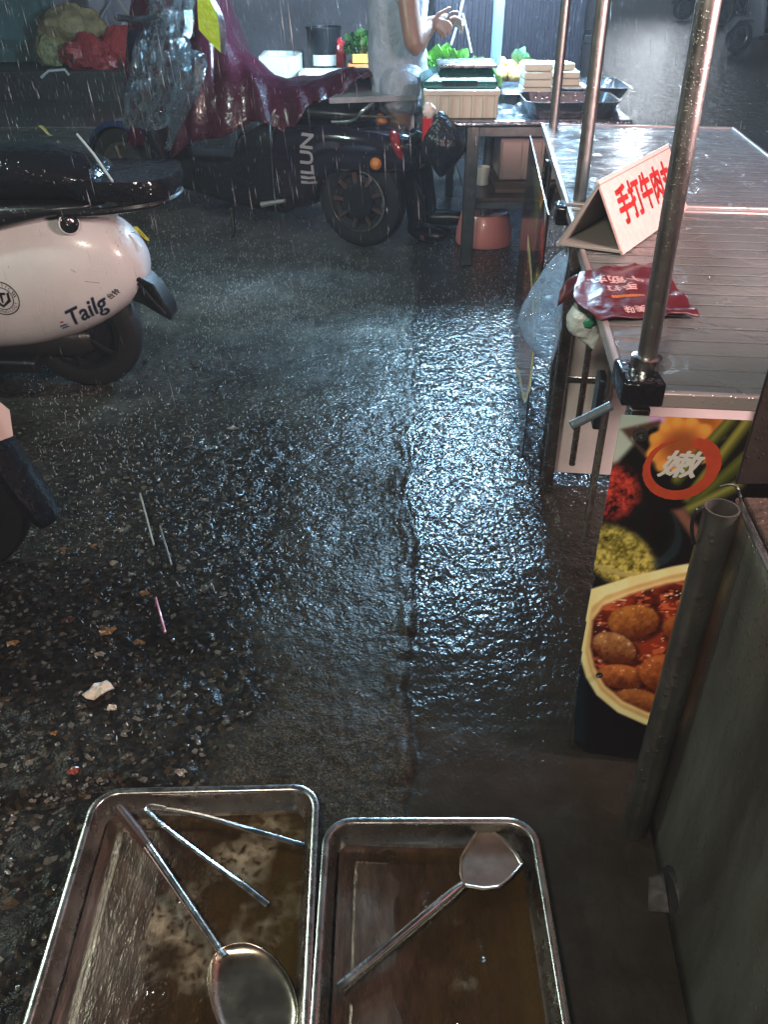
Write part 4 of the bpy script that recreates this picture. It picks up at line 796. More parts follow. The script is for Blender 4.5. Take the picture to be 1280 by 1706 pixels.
for (ax_, ay_), (bx_, by_) in zip(sm_pts, sm_pts[1:]):
    (xa, za), (xb, zb) = side(ax_, ay_), side(bx_, by_); l_ = math.hypot(xb-xa, zb-za)/2*1.05
    sidedecal(([Vector((-l_, -.0009, 0)), Vector((l_, -.0009, 0)), Vector((l_, .0009, 0)), Vector((-l_, .0009, 0))], [(0, 1, 2, 3)]), (ax_+bx_)/2, (ay_+by_)/2, -math.degrees(math.atan2(by_-ay_, bx_-ax_)), 'panel_seam', blk, .0012)
# number plate carrier and mudguard behind the wheel
mb = MB(); mb.loft([[Vector((x, s*w_, z)) for s, z in ((-1, z0), (1, z0), (1, z1), (-1, z1))] for x, z0, z1, w_ in ((-.17, .37, .46, .045), (-.26, .345, .455, .06), (-.31, .31, .40, .06), (-.345, .285, .335, .055), (-.355, .28, .31, .05))]); mb.build('plate_carrier', M['black'], ws, bevel=.008)
mb = MB(); mb.tube([(-.25, .07, .45), (-.31, .075, .42), (-.335, .075, .36)], .010, 6); mb.tube([(-.26, .07, .43), (-.295, .075, .38), (-.34, .07, .315)], .007, 6); mb.build('bracket', M['black'], ws)
MB().loft([superring(x, a, b, c, 16, 3) for x, a, b, c in ((-.04, .15, .24, .06), (.0, .13, .25, .075), (.18, .13, .24, .08), (.36, .12, .22, .07))]).build('swing_arm', mat('swing_arm_metal', (.045, .043, .042), .35, .6, bump=(14, .006)), ws, smooth=50)
mb = MB(); mb.box((.5, 0, .13), (.7, .30, .05)); mb.box((.6, 0, .085), (.3, .2, .05)); mb.build('underframe', M['black'], ws, bevel=.01)
MB().tube([(.45, .1, .12), (.42, .16, .0)], .012, 8).build('side_stand', M['black'], ws)
body_loft([(.95, .2, .3, .15), (1.02, .2, .6, .18), (1.08, .25, .9, .17), (1.16, .45, 1.0, .12), (1.2, .6, .98, .06)], 20).build('leg_shield', M['white'], ws)
MB().box((.8, 0, .225), (.4, .3, .05)).build('footboard', M['black'], ws, bevel=.01)
MB().tube([(1.12, .33, 1.06), (1.15, .1, 1.02), (1.15, -.1, 1.02), (1.12, -.33, 1.06)], .015, 8).build('handlebar', M['black'], ws)

# ---------------------------------------------------------------- foreground scooter at the left edge: mudguard, plate, tyre
fs_c = G(8, 975); fs = thing('scooter', 'black scooter tail with mudguard at the left edge below the white scooter', 'scooter', (fs_c.x-.14, fs_c.y+.06, 0), None, math.pi+R(8))
wheel(fs, 0, .235, .10); wheel(fs, 1.28, .22, .09)
body_loft([(-.18, .50, .60, .05), (-.1, .42, .68, .12), (.1, .36, .7, .16), (.4, .3, .68, .17), (.6, .3, .5, .12)], 24).build('body', M['black'], fs)
body_loft([(-.1, .70, .74, .08), (0, .68, .77, .14), (.4, .68, .77, .15), (.6, .69, .73, .08)], 20).build('seat', M['blackgloss'], fs)
body_loft([(.95, .2, .3, .14), (1.02, .2, .6, .17), (1.1, .25, .95, .15), (1.18, .6, .95, .06)], 20).build('leg_shield', M['black'], fs)
MB().box((.78, 0, .22), (.4, .28, .05)).build('footboard', M['black'], fs, bevel=.01)
MB().tube([(1.1, .32, 1.05), (1.14, 0, 1.0), (1.1, -.32, 1.05)], .015, 8).build('handlebar', M['black'], fs)
def fl(p): return Matrix.Rotation(-(math.pi+R(8)), 3, 'Z')@(p-fs.location)
ga, gb = P(-30, 690, fs.location.y-.02), P(92, 858, fs.location.y-.02)
a_, b_ = fl(ga), fl(gb); d_ = (b_-a_).normalized(); nrm = Vector((0, 1, 0)).cross(d_)
mb = MB(); mb.loft([[a_+d_*(b_-a_).length*f+Vector((0, s*w_, 0))+nrm*(h-.5)*.02*(1-.3*f)+nrm*(-.018*(s*s)) for s, h in ((-1, 0), (-.5, 0), (.5, 0), (1, 0), (1, 1), (.4, 1.6), (-.4, 1.6), (-1, 1))] for f, w_ in ((0, .085), (.5, .085), (.85, .08), (.97, .062), (1.0, .045))])
mb.build('mudguard', M['blackgloss'], fs, smooth=40)
pc = fl(P(-16, 698, fs.location.y-.10)); mb = MB(); e1 = fl(P(14, 688, fs.location.y-.10))-pc; e2 = fl(P(-22, 655, fs.location.y-.06))-pc
mb.prism([pc-e1*2-e2, pc+e1-e2*.9, pc+e1*1.0+e2*.1, pc+e2*1.2-e1*.2, pc-e1*2+e2*1.1], nrm*.003); mb.build('number_plate', mat('pale_plate', (.62, .42, .42), .35), fs, bevel=.001)
mb = MB(); q = pc+nrm*.004; mb.prism([q-e1*1.6-e2*.6, q+e1*.35-e2*.5, q+e1*.35+e2*.5, q-e1*1.6+e2*.6], nrm*.001); mb.build('plate_panel', mat('teal_plate', (.12, .25, .30), .3), fs)

# ---------------------------------------------------------------- dark scooter under the rain cape
ra, fa = G(612, 408), G(224, 356); DS = (fa-ra); wbse = DS.length; yaw = math.atan2(DS.y, DS.x)
ds = thing('scooter', 'dark plum scooter with bronze rear wheel under the maroon rain cape', 'scooter', (ra.x, ra.y+.05, 0), None, yaw)
bronze = mat('bronze_rim', (.26, .16, .13), .3, .8, bump=(20, .003))
wheel(ds, 0, .255, .11, y=.06, rimm=M['rubber'], spokes=9, spm=bronze); wheel(ds, wbse, .255, .10)
MB().lathe([(.158, 0), (.163, .005), (.155, .008)], (0, .122, .255), 48, axis=(0, 1, 0), cap=False).build('rim_edge', M['chrome'], ds)
MB().lathe([(.0, .015), (.085, .012), (.10, -.01)], (0, .115, .255), 30, axis=(0, 1, 0)).build('motor_cover', M['black'], ds)
db = body_loft([(-.36, .46, .55, .05), (-.31, .42, .595, .11), (-.17, .40, .63, .16), (0, .39, .645, .185), (.16, .37, .645, .19), (.25, .26, .64, .195), (.30, .19, .635, .195), (.46, .15, .625, .195), (.47, .15, .615, .19)], 36, 3.0, dens=4).build('body', M['navy'], ds, smooth=50)
bvd = bvh_of(db)
MB().loft([superring(x, a, b, c, 24, 4) for x, a, b, c in ((.475, .13, .625, .19), (.55, .13, .62, .19), (.68, .135, .56, .185), (.78, .15, .42, .18), (1.1, .20, .40, .175), (1.28, .25, .40, .15), (1.33, .28, .38, .1))]).build('battery_case', M['black'], ds, smooth=45)
MB().tube(smoothpts([(.472, .196, .16), (.474, .199, .4), (.472, .19, .62), (.45, .17, .69)]), .006, 8).build('trim_strip', M['chrome'], ds)
body_loft([(1.2, .2, .36, .14), (1.27, .22, .7, .18), (1.34, .3, .95, .17), (1.42, .5, 1.02, .10), (1.46, .6, 1.0, .05)], 22).build('leg_shield', M['navy'], ds)
mb = MB(); N_ = 12
mb.loft([[Vector((wbse+(.285+h)*math.cos(a), y, .255+(.285+h)*math.sin(a))) for y, h in ((-.07, -.03), (-.05, .0), (.05, .0), (.07, -.03), (.05, -.012), (-.05, -.012))] for a in np.linspace(R(15), R(170), N_)]); mb.build('front_fender', mat('deep_blue_paint', (.02, .035, .10), .12, coat=1), ds, smooth=50)
MB().tube([(wbse, 0, .255), (wbse-.12, 0, .62), (wbse-.22, 0, 1.0)], .022, 10).build('fork', M['dark_steel'], ds)
MB().tube([(1.24, .36, 1.10), (1.32, .12, 1.07), (1.32, -.12, 1.07), (1.24, -.36, 1.10)], .016, 8).build('handlebar', M['black'], ds)
body_loft([(-.05, .66, .69, .08), (.02, .64, .71, .12), (.25, .635, .71, .12), (.38, .64, .69, .10), (.42, .65, .68, .05)], 24).build('seat', M['black'], ds)
def dsl(px, py, yl):       # photo point -> local point on the plane y = yl of the dark scooter
    inv = Matrix.Rotation(-yaw, 3, 'Z'); o = inv@(Vector((0, 0, CH))-ds.location); d = inv@Vector(ray(px, py)); t = (yl-o.y)/d.y; return o+d*t
def ell_lens(px, py, yl, rad, name, m, rot=0): MB().ell(dsl(px, py, yl), rad, M=Matrix.Rotation(rot, 3, 'Y')).build(name, m, ds)
ell_lens(664, 243, .10, (.035, .05, .085), 'tail_light', mat('red_lens', (.20, .012, .014), .12, coat=1), .5); ell_lens(626, 273, .185, (.032, .03, .032), 'turn_signal', M['amber']); ell_lens(638, 206, -.02, (.03, .035, .055), 'turn_signal', M['amber'], .5)
MB().tube(smoothpts([dsl(553, 203, .17), dsl(586, 201, .17), dsl(604, 186, .16), dsl(622, 172, .14)]), .009, 8).build('grab_rail', M['chrome'], ds)
mb = MB(); mb.tube([dsl(600, 193, .1), dsl(660, 195, .02)], .006, 6); mb.tube([dsl(622, 170, .0), dsl(622, 195, .0)], .008, 6); mb.build('rack_frame', M['dark_steel'], ds)
mb = MB(); p = dsl(436, 341, .195); q = dsl(475, 334, .195); mb.tube([p, p+(q-p)*.25, q], [.016, .014, .010], 8); mb.build('foot_peg', mat('pale_alloy', (.42, .43, .45), .35, .6), ds)
mb = MB(); p = dsl(386, 350, .16); mb.tube([p, p+Vector((-.02, .03, -.10)), Vector((p.x-.03, p.y+.06, .0))], [.014, .011, .012], 8); mb.ell(p, (.02, .02, .02)); mb.build('side_stand', M['black'], ds)
tl = fat(fine(text_mesh('IILUN', .115), 2), .0028); zc = dsl(512, 266, .195)
decal(([Vector((v.x*.92, v.y*.95, v.z)) for v in tl[0]], tl[1]), (zc.x, 0, zc.z), (0, 0, 1), (1, 0, 0), bvd, .5, .0022).build('lettering', mat('grey_lettering', (.30, .30, .32), .35), db, fix=False, smooth=0)
mb = MB(); mb.tube(smoothpts([dsl(392, 258, .05), dsl(398, 228, .05), dsl(415, 222, .05), dsl(422, 232, .05)]), .006, 6); mb.build('cable', M['black'], ds)
mb = MB(); mb.prism([dsl(690, 300, .0), dsl(705, 335, -.02), dsl(708, 372, -.02), dsl(690, 360, 0)], Vector((.01, -.05, 0))); mb.build('mudflap', M['black'], ds, bevel=.006)
# ================================================================== RAIN CAPE over the dark scooter
cp = thing('rain_cape', 'maroon rain cape with clear window thrown over the dark scooter', 'rain cape', (-.8, 5.1, 0))
ST_ = [((222, -25, 5.75), (207, 238, 5.42)), ((262, -70, 5.68), (262, 250, 5.26)), ((310, -75, 5.58), (300, 252, 5.14)), ((350, -40, 5.5), (345, 229, 5.08)), ((384, 55, 5.42), (425, 209, 4.93)), ((430, 104, 5.3), (472, 217, 4.85)), ((470, 130, 5.25), (512, 186, 4.84)), ((520, 124, 5.2), (550, 160, 4.84)), ((580, 117, 5.15), (600, 137, 4.86)), ((644, 119, 5.1), (646, 125, 4.9))]
top = smoothpts([P(*a) for a, b in ST_], 7); bot = smoothpts([P(*b) for a, b in ST_], 7); nu = len(top)-1
def cape(u, v):
    i = u*nu; k = min(int(i), nu-1); f = i-k; a = top[k].lerp(top[k+1], f); b = bot[k].lerp(bot[k+1], f)
    if v > .5:
        s = (v-.5)*2; p = a.lerp(b, s); bul = math.sin(math.pi*min(s*1.0, 1))
        p += Vector((0, -.05*bul*(1 if u > .35 else 1.6), .03*bul))
        fold = math.sin(u*34+2.2*math.sin(u*11)+s*1.5)*.045*s*(1-s*.25)*(1-u*.6) + .022*s*math.sin(u*71+s*3)
        p += Vector((0, fold, 0))+Vector((0, 0, .02*s*math.sin(u*30)*(1 if .1 < u < .9 else .3)))
    else:
        s = (.5-v)*2; p = a+Vector((.12*s, .42*s, -.30*s*s-.12*s)); p += Vector((0, .03*s*math.sin(u*40), 0))
    w_ = float(fbm(u*13+v*3, v*7, 3, 7))-.5; return p+Vector((0, .05*w_, .03*w_))
mb = MB(); mb.grid(cape, 120, 46); mb.build('cloth', M['maroon'], cp, smooth=60, solid=.003)
clearm = film('clear_pvc', (.80, .86, .88), .09, [(10, .03), (32, .012), (90, .004)], (.85, .95, .98), .10)
def panel(outline_l, outline_r, d0, amp, seed, nu=26, nv=34):
    l = smoothpts([P(x, y, d) for x, y, d in outline_l], 6); r = smoothpts([P(x, y, d) for x, y, d in outline_r], 6)
    def f(u, v):
        i = v*(len(l)-1); k = min(int(i), len(l)-2); fr = i-k; a = l[k].lerp(l[k+1], fr); b = r[k].lerp(r[k+1], fr) if k < len(r)-1 else r[-1]
        p = a.lerp(b, u); w_ = float(fbm(u*5+seed, v*6, 3, seed))-.5; w2 = abs(float(vn(u*9+seed, v*8+u*4, seed+1))-.5)
        return p+Vector((.03*w_*math.sin(math.pi*u), amp*w_-amp*.7*w2, .0))
    return MB().grid(f, nu, nv)
panel([(252, -20, 5.2), (226, 70, 5.1), (212, 150, 5.02), (206, 212, 5.0)], [(330, -20, 5.2), (318, 70, 5.1), (306, 150, 5.0), (290, 216, 4.97)], 5, .16, 3).build('clear_window', clearm, cp, smooth=40)
panel([(296, 60, 5.02), (292, 120, 4.98), (286, 190, 4.95), (276, 246, 4.95)], [(344, 90, 5.02), (338, 140, 4.98), (312, 190, 4.95), (284, 250, 4.95)], 5, .12, 9).build('clear_window', clearm, cp, smooth=40)
def poly_on(pts, Y, name, m, thick=.003, par=None):
    mb = MB(); mb.prism([P(x, y, Y if len(q) == 0 else q[0]) for x, y, *q in pts], Vector((0, thick, 0))); return mb.build(name, m, par, smooth=0)
poly_on([(328, -14), (346, -10), (361, 24), (367, 62), (368, 88), (351, 72), (331, 49), (329, 20)], 4.93, 'reflective_strip', mat('reflective_yellow', (.50, .68, .035), .3, bump=(14, .02)), .004, cp)
panel([(346, -10, 4.92), (361, 24, 4.92), (366, 62, 4.92), (367, 86, 4.92)], [(352, -10, 4.94), (372, 28, 4.93), (377, 66, 4.93), (376, 94, 4.92)], 5, .02, 12, 5, 14).build('clear_edge', film('clear_piping', (.75, .8, .82), .1, (40, .01), haze=.3), cp)
poly_on([(324, 96), (338, 102), (341, 128), (332, 152), (323, 150)], 5.04, 'pale_patch', mat('pale_patch', (.4, .4, .4), .4), .003, cp)
mb = MB(); tm_ = P(247, 61, 5.02)
for k in range(4): mb.tube(smoothpts([tm_+Vector((-.04+k*.028, 0, -.014)), tm_+Vector((-.028+k*.028, 0, .016)), tm_+Vector((-.014+k*.028, 0, .006)), tm_+Vector((-.02+k*.028, 0, -.016))]), .005, 6)
mb.build('scribble', M['black'], cp)
# grey board on the scooter's rear rack
gb = [G(548, 163, .77), G(696, 158, .77), G(712, 124, .77), G(610, 127, .77)]
mb = MB(); mb.prism([p-UP*.028 for p in gb], UP*.028); tag(mb.build('grey_board', M['grey'], bevel=.003), 'wet grey board lying on the rack of the dark scooter', 'board')

# ================================================================== PERSON at the vegetable table
def skin(chains, sub=2):     # tapered limbs with rounded ends, fused into one surface afterwards by fuse()
    mb = MB(); n = 10 if sub < 2 else 20
    for ch in chains:
        pts = [Vector(p) for p, r in ch]; rad = [Vector((*(r if isinstance(r, tuple) else (r, r)), 0)) for p, r in ch]
        p, r = smoothpts(pts, 5), smoothpts(rad, 5); rings = []; up = None
        for i in range(len(p)):
            t = (p[min(i+1, len(p)-1)]-p[max(i-1, 0)]).normalized()
            if up is None: up = Vector((1, 0, 0)) if abs(t.z) > .6 else Vector((0, 0, 1))
            a = (up-t*up.dot(t)).normalized(); up = a; b = t.cross(a)
            rings.append([p[i]+a*math.cos(2*math.pi*k/n)*r[i].x+b*math.sin(2*math.pi*k/n)*r[i].y for k in range(n)])
        mb.loft(rings)
        for q, w_ in ((p[0], r[0]), (p[-1], r[-1])): mb.ell(q, (w_.x*.97, w_.y*.97, min(w_.x, w_.y)*.9), n, 8)
    return [Vector(v) for v in mb.v], mb.f
def fuse(o, vox, it=3):
    rm = o.modifiers.new('fuse', 'REMESH'); rm.mode = 'VOXEL'; rm.voxel_size = vox; rm.use_smooth_shade = True
    m_ = o.modifiers.new('soft', 'SMOOTH'); m_.iterations = it; m_.factor = .5; return o
YP = 4.93
def Q(px, py, dy=0): return tuple(P(px, py, YP+dy))
pe = thing('person', 'person in wet pale blue shirt, shorts and dark rubber boots at the vegetable table', 'person', (Q(690, 390)[0], YP, 0))
pel, wst, chs, nck = (.085, YP+.03, .82), (.075, YP+.03, 1.0), (.07, YP+.03, 1.26), (.09, YP+.03, 1.45)
kneeR, ankR, toeR = Q(668, 188, -.06), Q(693, 372, -.02), Q(708, 393, -.08)
kneeL, ankL, toeL = (kneeR[0]+.10, YP+.24, .5), (ankR[0]+.08, YP+.24, .09), (ankR[0]+.2, YP+.22, .04)
hipR, hipL = (.09, YP-.05, .80), (.09, YP+.12, .80); shR, shL = (.08, YP-.18, 1.38), (.08, YP+.21, 1.38)
elR, wrR = Q(691, 74, -.30), Q(718, 44, -.20); elL, wrL = (elR[0]+.03, YP+.26, 1.02), (wrR[0]+.01, YP+.06, 1.08)
ba = [[(pel, (.14, .12)), (wst, (.12, .13)), (chs, (.13, .15)), (nck, .06), ((.11, YP+.03, 1.54), .055), ((.13, YP+.03, 1.62), (.085, .075)), ((.125, YP+.03, 1.71), (.09, .08)), ((.11, YP+.03, 1.77), .05)],
      [(chs, (.13, .15)), (shR, .065), (tuple((Vector(shR)+Vector(elR))/2), .052), (elR, .046), (tuple(Vector(elR).lerp(Vector(wrR), .45)), .042), (wrR, .028)],
      [(chs, (.13, .15)), (shL, .065), (elL, .045), (wrL, .028)],
      [(pel, (.14, .12)), (hipR, .095), (tuple(Vector(hipR).lerp(Vector(kneeR), .55)), .085), (kneeR, .072), (tuple(Vector(kneeR).lerp(Vector(ankR), .4)), .052), (ankR, .036), (toeR, .03)],
      [(pel, (.14, .12)), (hipL, .09), (kneeL, .058), (ankL, .036), (toeL, .03)]]
bv_, bf_ = skin(ba); mb = MB(); mb.add(bv_, bf_)
def hand(wr, px_tips, palm, dy):
    W_ = Vector(wr); pm = Vector(palm)
    v, f = skin([[(tuple(W_), .026), (tuple(W_.lerp(pm, .5)), (.030, .02)), (tuple(pm), (.034, .018))]], 1); mb.add(v, f)
    for (k1, k2, tip, r) in px_tips:
        v, f = skin([[(tuple(pm+(Vector(k1)-pm)*.15), r*1.1), (tuple(k1), r), (tuple(k2), r*.92), (tuple(tip), r*.75)]], 1); mb.add(v, f)
h1 = -.20
hand(wrR, [(Q(739, 36, h1-.02), Q(748, 38, h1-.04), Q(753, 47, h1-.05), .0100), (Q(738, 43, h1-.03), Q(747, 49, h1-.05), Q(750, 57, h1-.05), .0100), (Q(734, 47, h1-.04), Q(741, 55, h1-.06), Q(743, 62, h1-.06), .0095), (Q(730, 49, h1-.03), Q(736, 58, h1-.04), Q(737, 65, h1-.04), .0085), (Q(729, 26, h1), Q(740, 19, h1), Q(750, 13, h1), .0105)], Q(732, 36, h1), 0)
pmL = (wrL[0]+.08, YP-.02, 1.09)
hand(wrL, [((pmL[0]+.04, pmL[1]-.01+.02*i, pmL[2]+.015-.012*i), (pmL[0]+.075, pmL[1]-.03+.02*i, pmL[2]-.012*i), (pmL[0]+.075, pmL[1]-.06+.02*i, pmL[2]-.02-.012*i), .009) for i in range(4)]+[((pmL[0]+.01, pmL[1]-.04, pmL[2]+.03), (pmL[0]+.03, pmL[1]-.06, pmL[2]+.04), (pmL[0]+.05, pmL[1]-.07, pmL[2]+.04), .010)], pmL, 0)
hd = Vector((.13, YP+.03, 1.64))   # face: nose, mouth, ears, eyes
mb.ell(hd+Vector((.098, 0, .0)), (.018, .014, .026), 10, 7); mb.ell(hd+Vector((.088, 0, -.052)), (.012, .026, .009), 10, 6)
for s in (-1, 1): mb.ell(hd+Vector((.0, s*.082, .0)), (.02, .012, .032), 10, 7)
body = fuse(mb.build('body', M['skin'], pe, smooth=180), .005)
mb = MB()
for s in (-1, 1): mb.ell(hd+Vector((.083, s*.032, .012)), (.012, .013, .010), 10, 7)
mb.build('eyes', mat('eye_white', (.5, .5, .5), .2), pe)
MB().ell(hd+Vector((-.012, 0, .062)), (.105, .098, .085), 18, 12).build('hair', mat('black_hair', (.012, .01, .01), .5, bump=(60, .01)), pe)
sv_, sf_ = skin([[((.085, YP+.03, .765), (.160, .15)), ((.080, YP+.03, .86), (.155, .145)), ((.070, YP+.03, 1.02), (.15, .15)), ((.068, YP+.03, 1.25), (.15, .155)), ((.085, YP+.03, 1.41), (.09, .11))], [((.068, YP+.03, 1.25), (.158, .17)), (shR, .085), (tuple(Vector(shR).lerp(Vector(elR), .42)), .072)], [((.068, YP+.03, 1.25), (.158, .17)), (shL, .085), (tuple(Vector(shL).lerp(Vector(elL), .42)), .072)]], 3)
mb = MB(); sv2 = []
for v in sv_:
    k = float(fbm(v.x*9+v.z*5, v.z*7-v.x*6, 3, 21))-.5; d = Vector((v.x-.08, v.y-YP-.03, 0)); sv2.append(v+d*(.16*k*(1.4 if v.z < 1.05 else .7)))
mb.add(sv2, sf_); fuse(mb.build('shirt', M['shirt'], pe, smooth=180), .009, 4)
hv, hf = skin([[((.09, YP+.03, .84), (.155, .14)), (hipR, .118), (tuple(Vector(hipR).lerp(Vector(kneeR), .45)), .108)], [((.09, YP+.03, .84), (.155, .14)), (hipL, .112), (tuple(Vector(hipL).lerp(Vector(kneeL), .7)), .095)]], 2)
fuse(MB().add(hv, hf).build('shorts', M['shorts'], pe, smooth=180), .008, 4)
for kn, an, to in ((kneeR, ankR, toeR), (kneeL, ankL, toeL)):
    kn, an, to = Vector(kn), Vector(an), Vector(to); s0 = kn.lerp(an, .16)
    v, f = skin([[(tuple(s0), .070), (tuple(kn.lerp(an, .5)), .062), (tuple(an+Vector((0, 0, .04))), .050), (tuple(an+Vector((0, 0, -.035))), .046), (tuple(to+Vector((.03, 0, .012))), (.045, .036)), (tuple(to+Vector((.09, -.02, .008))), (.036, .028))]], 2)
    fuse(MB().add(v, f).build('boot', M['boot'], pe, smooth=180), .006)
pk = thing('white_packet', 'small white packet in the hands of the person', 'packet', Q(728, 46, -.19))
mb = MB(); a_ = Vector(Q(729, 47, -.18)); mb.box(a_, (.06, .02, .035), M=Matrix.Rotation(R(40), 3, 'Y')); mb.build('wrapper', M['letter'], pk, bevel=.004)

# ================================================================== VEGETABLE TABLE and what stands on it
TZ = .71; t0 = G(738, 202, TZ); t1 = G(1056, 200, TZ); TD = 1.55
vt_ = thing('steel_table', 'wet steel vegetable table standing behind the two carts', 'table', ((t0.x+t1.x)/2, t0.y, 0))
mb = MB(); r_ = [Vector((t0.x, t0.y, 0)), Vector((t1.x, t1.y, 0)), Vector((t1.x+.05, t1.y+TD, 0)), Vector((t0.x+.05, t0.y+TD, 0))]
mb.prism([p+UP*(TZ-.028) for p in r_], UP*.028); mb.build('table_top', mat('wet_table_steel', (.36, .38, .42), .2, .9, bump=[(24, .008), (70, .003)], drops=40), vt_, bevel=.010)
lx = [G(772, 424).x, t1.x-.05]
for x in lx:
    for y in (t0.y+.05, t0.y+TD-.06): MB().box((x, y, (TZ-.03)/2), (.062 if y < t0.y+.5 else .05, .05, TZ-.03)).build('leg', M['steel_dull'], vt_, bevel=.004)
mb = MB(); mb.box(((lx[0]+lx[1])/2, t0.y+.055, TZ-.055), (lx[1]-lx[0]-.06, .03, .045)); mb.build('apron_rail', M['steel_dull'], vt_, bevel=.003)
mb = MB(); mb.box(((lx[0]+lx[1])/2, t0.y+.5, .33), (lx[1]-lx[0]+.02, .9, .02)); mb.build('shelf', mat('shelf_board', (.10, .055, .035), .35, var=(9, .4)), vt_, bevel=.003)
mb = MB(); mb.box((lx[0]+.15, t0.y+.1, .30), (.30, .03, .045)); mb.build('rail', M['steel_dull'], vt_, bevel=.003)
# foam box and wooden crate on the shelf
def crate(name, x0, x1, y, z0, z1, dp, m, label, cat, ribs=0, wall=.02):
    t = thing(name, label, cat, ((x0+x1)/2, y, z0)); mb = MB(); cx = (x0+x1)/2; cy = y+dp/2; w_ = x1-x0; h = z1-z0
    mb.box((cx, cy, z0+.01), (w_, dp, .02))
    for yy in (y+wall/2, y+dp-wall/2): mb.box((cx, yy, z0+.02+(h-.02)/2), (w_, wall, h-.02))
    for xx in (x0+wall/2, x1-wall/2): mb.box((xx, cy, z0+.02+(h-.02)/2), (wall, dp-2*wall, h-.02))
    mb.build('box', m, t, bevel=.004)
    if ribs:
        mb = MB()
        for i in range(ribs+1): mb.box((x0+.012+(w_-.024)*i/ribs, y-.004, z0+h*.46), (.012, .012, h*.86))
        mb.box((cx, y-.004, z1-.012), (w_+.012, .016, .022)); mb.build('rib', m, t, bevel=.003)
    return t
a, b = P(834, 270, t0.y+.18), P(905, 228, t0.y+.18); crate('foam_crate', a.x, b.x+.12, t0.y+.18, .40, b.z-.0, .4, mat('pinkish_foam', (.55, .42, .38), .5), 'cream foam crate on the shelf under the steel table', 'crate', 3)
a2, b2 = P(826, 300, t0.y+.14), P(905, 272, t0.y+.14); crate('wooden_crate', a2.x, b2.x+.14, t0.y+.14, .342, .397, .42, mat('crate_wood', (.17, .09, .05), .5, var=(14, .4), stretch=(.2, 1, 1)), 'low brown wooden crate below the cream foam crate', 'crate')
mb = MB(); c = P(808, 240, t0.y+.3); mb.lathe([(.03, 0), (.036, .09), (.034, .09), (.028, .004)], (c.x, c.y, .35), 18); tag(mb.build('white_cup', M['letter']), 'small white cup on the shelf beside the table leg', 'cup')
# pink umbrella base: an upturned basin around the pole
bs = G(807, 415); b_c = (uc.x, uc.y, 0); b_c = (G(806, 404).x, G(806, 404).y+.02, 0)
MB().lathe([(.0, 0), (.155, 0), (.160, .012), (.158, .05), (.135, .16), (.128, .17), (.118, .165), (.02, .15)], b_c, 40).build('base', M['pink'], um)
mb = MB(); mb.tube([(b_c[0], b_c[1], .14), (b_c[0]-.003, b_c[1]+.01, TZ-.03)], .026, 14); mb.build('base_tube', M['steel_dull'], um)
# black bag and red packet hanging at the table's left end
mb = MB(); c = P(737, 238, t0.y-.02)
def bag(u, v):
    a = 2*math.pi*u; r = math.sin(math.pi*min(.02+v*.98, 1))**.7*(1.15-.45*v if v > .5 else .62+.62*v); k = 1+.18*(float(vn(u*8, v*5, 4))-.5)
    return c+Vector((.115*r*k*math.cos(a)+.012*math.sin(v*5), .10*r*k*math.sin(a), -.155+.30*v))
mb.grid(bag, 40, 24); tag(mb.build('black_bag', mat('black_bin_bag', (.009, .010, .014), .3, bump=[(16, .02)]), smooth=50), 'black plastic bag hanging from the left end of the steel table', 'bag')
c = P(715, 205, t0.y-.05); mb = MB(); mb.prism([c+Vector(p) for p in ((-.03, 0, .03), (.02, 0, .02), (.01, 0, -.05), (-.03, 0, -.09))], Vector((0, .02, 0))); o = mb.build('red_packet', M['red'], bevel=.006); tag(o, 'red packet with a white top hung between boots and black bag', 'packet')
mb = MB(); mb.ell(c+Vector((-.004, .0, .055)), (.03, .022, .032), jit=.2); x_ = mb.build('packet_top', M['letter'], o)
# weighing scale: green tapered housing with a steel pan and white basket under it
sg = thing('scale', 'green market scale with a flat steel pan on the cream basket', 'scale', (P(768, 150, t0.y+.2).x, t0.y+.2, TZ))
zb, z1 = P(765, 149, t0.y+.12).z, P(775, 110, t0.y+.2).z; xl, xr_ = P(703, 148, t0.y+.12).x, P(829, 148, t0.y+.12).x; ul, ur = P(736, 112, t0.y+.22).x, P(822, 112, t0.y+.22).x
y0 = t0.y+.12
mb = MB(); mb.loft([[Vector(p) for p in q] for q in ([(xl, y0, zb), (xr_, y0, zb), (xr_, y0+.34, zb), (xl, y0+.34, zb)], [(xl, y0, zb+.03), (xr_, y0, zb+.03), (xr_, y0+.34, zb+.03), (xl, y0+.34, zb+.03)], [(ul, y0+.09, z1-.012), (ur, y0+.09, z1-.012), (ur, y0+.30, z1-.012), (ul, y0+.30, z1-.012)])]); mb.build('housing', M['green'], sg, bevel=.008)
mb = MB(); mb.box(((ul+ur)/2, y0+.19, z1), (ur-ul+.03, .26, .016)); mb.build('pan', M['steel'], sg, bevel=.005)
mb = MB(); mb.box(((xl+xr_)/2, y0-.001, zb+.022), (.17, .006, .032)); mb.build('display', mat('dark_display', (.02, .03, .03), .1), sg)
a, b = P(707, 184, t0.y+.06), P(832, 150, t0.y+.06)
crate('basket', a.x, b.x, t0.y+.06, TZ+.002, b.z, .36, M['cream'], 'cream plastic basket with upright ribs below the green scale', 'basket', 6, .012)
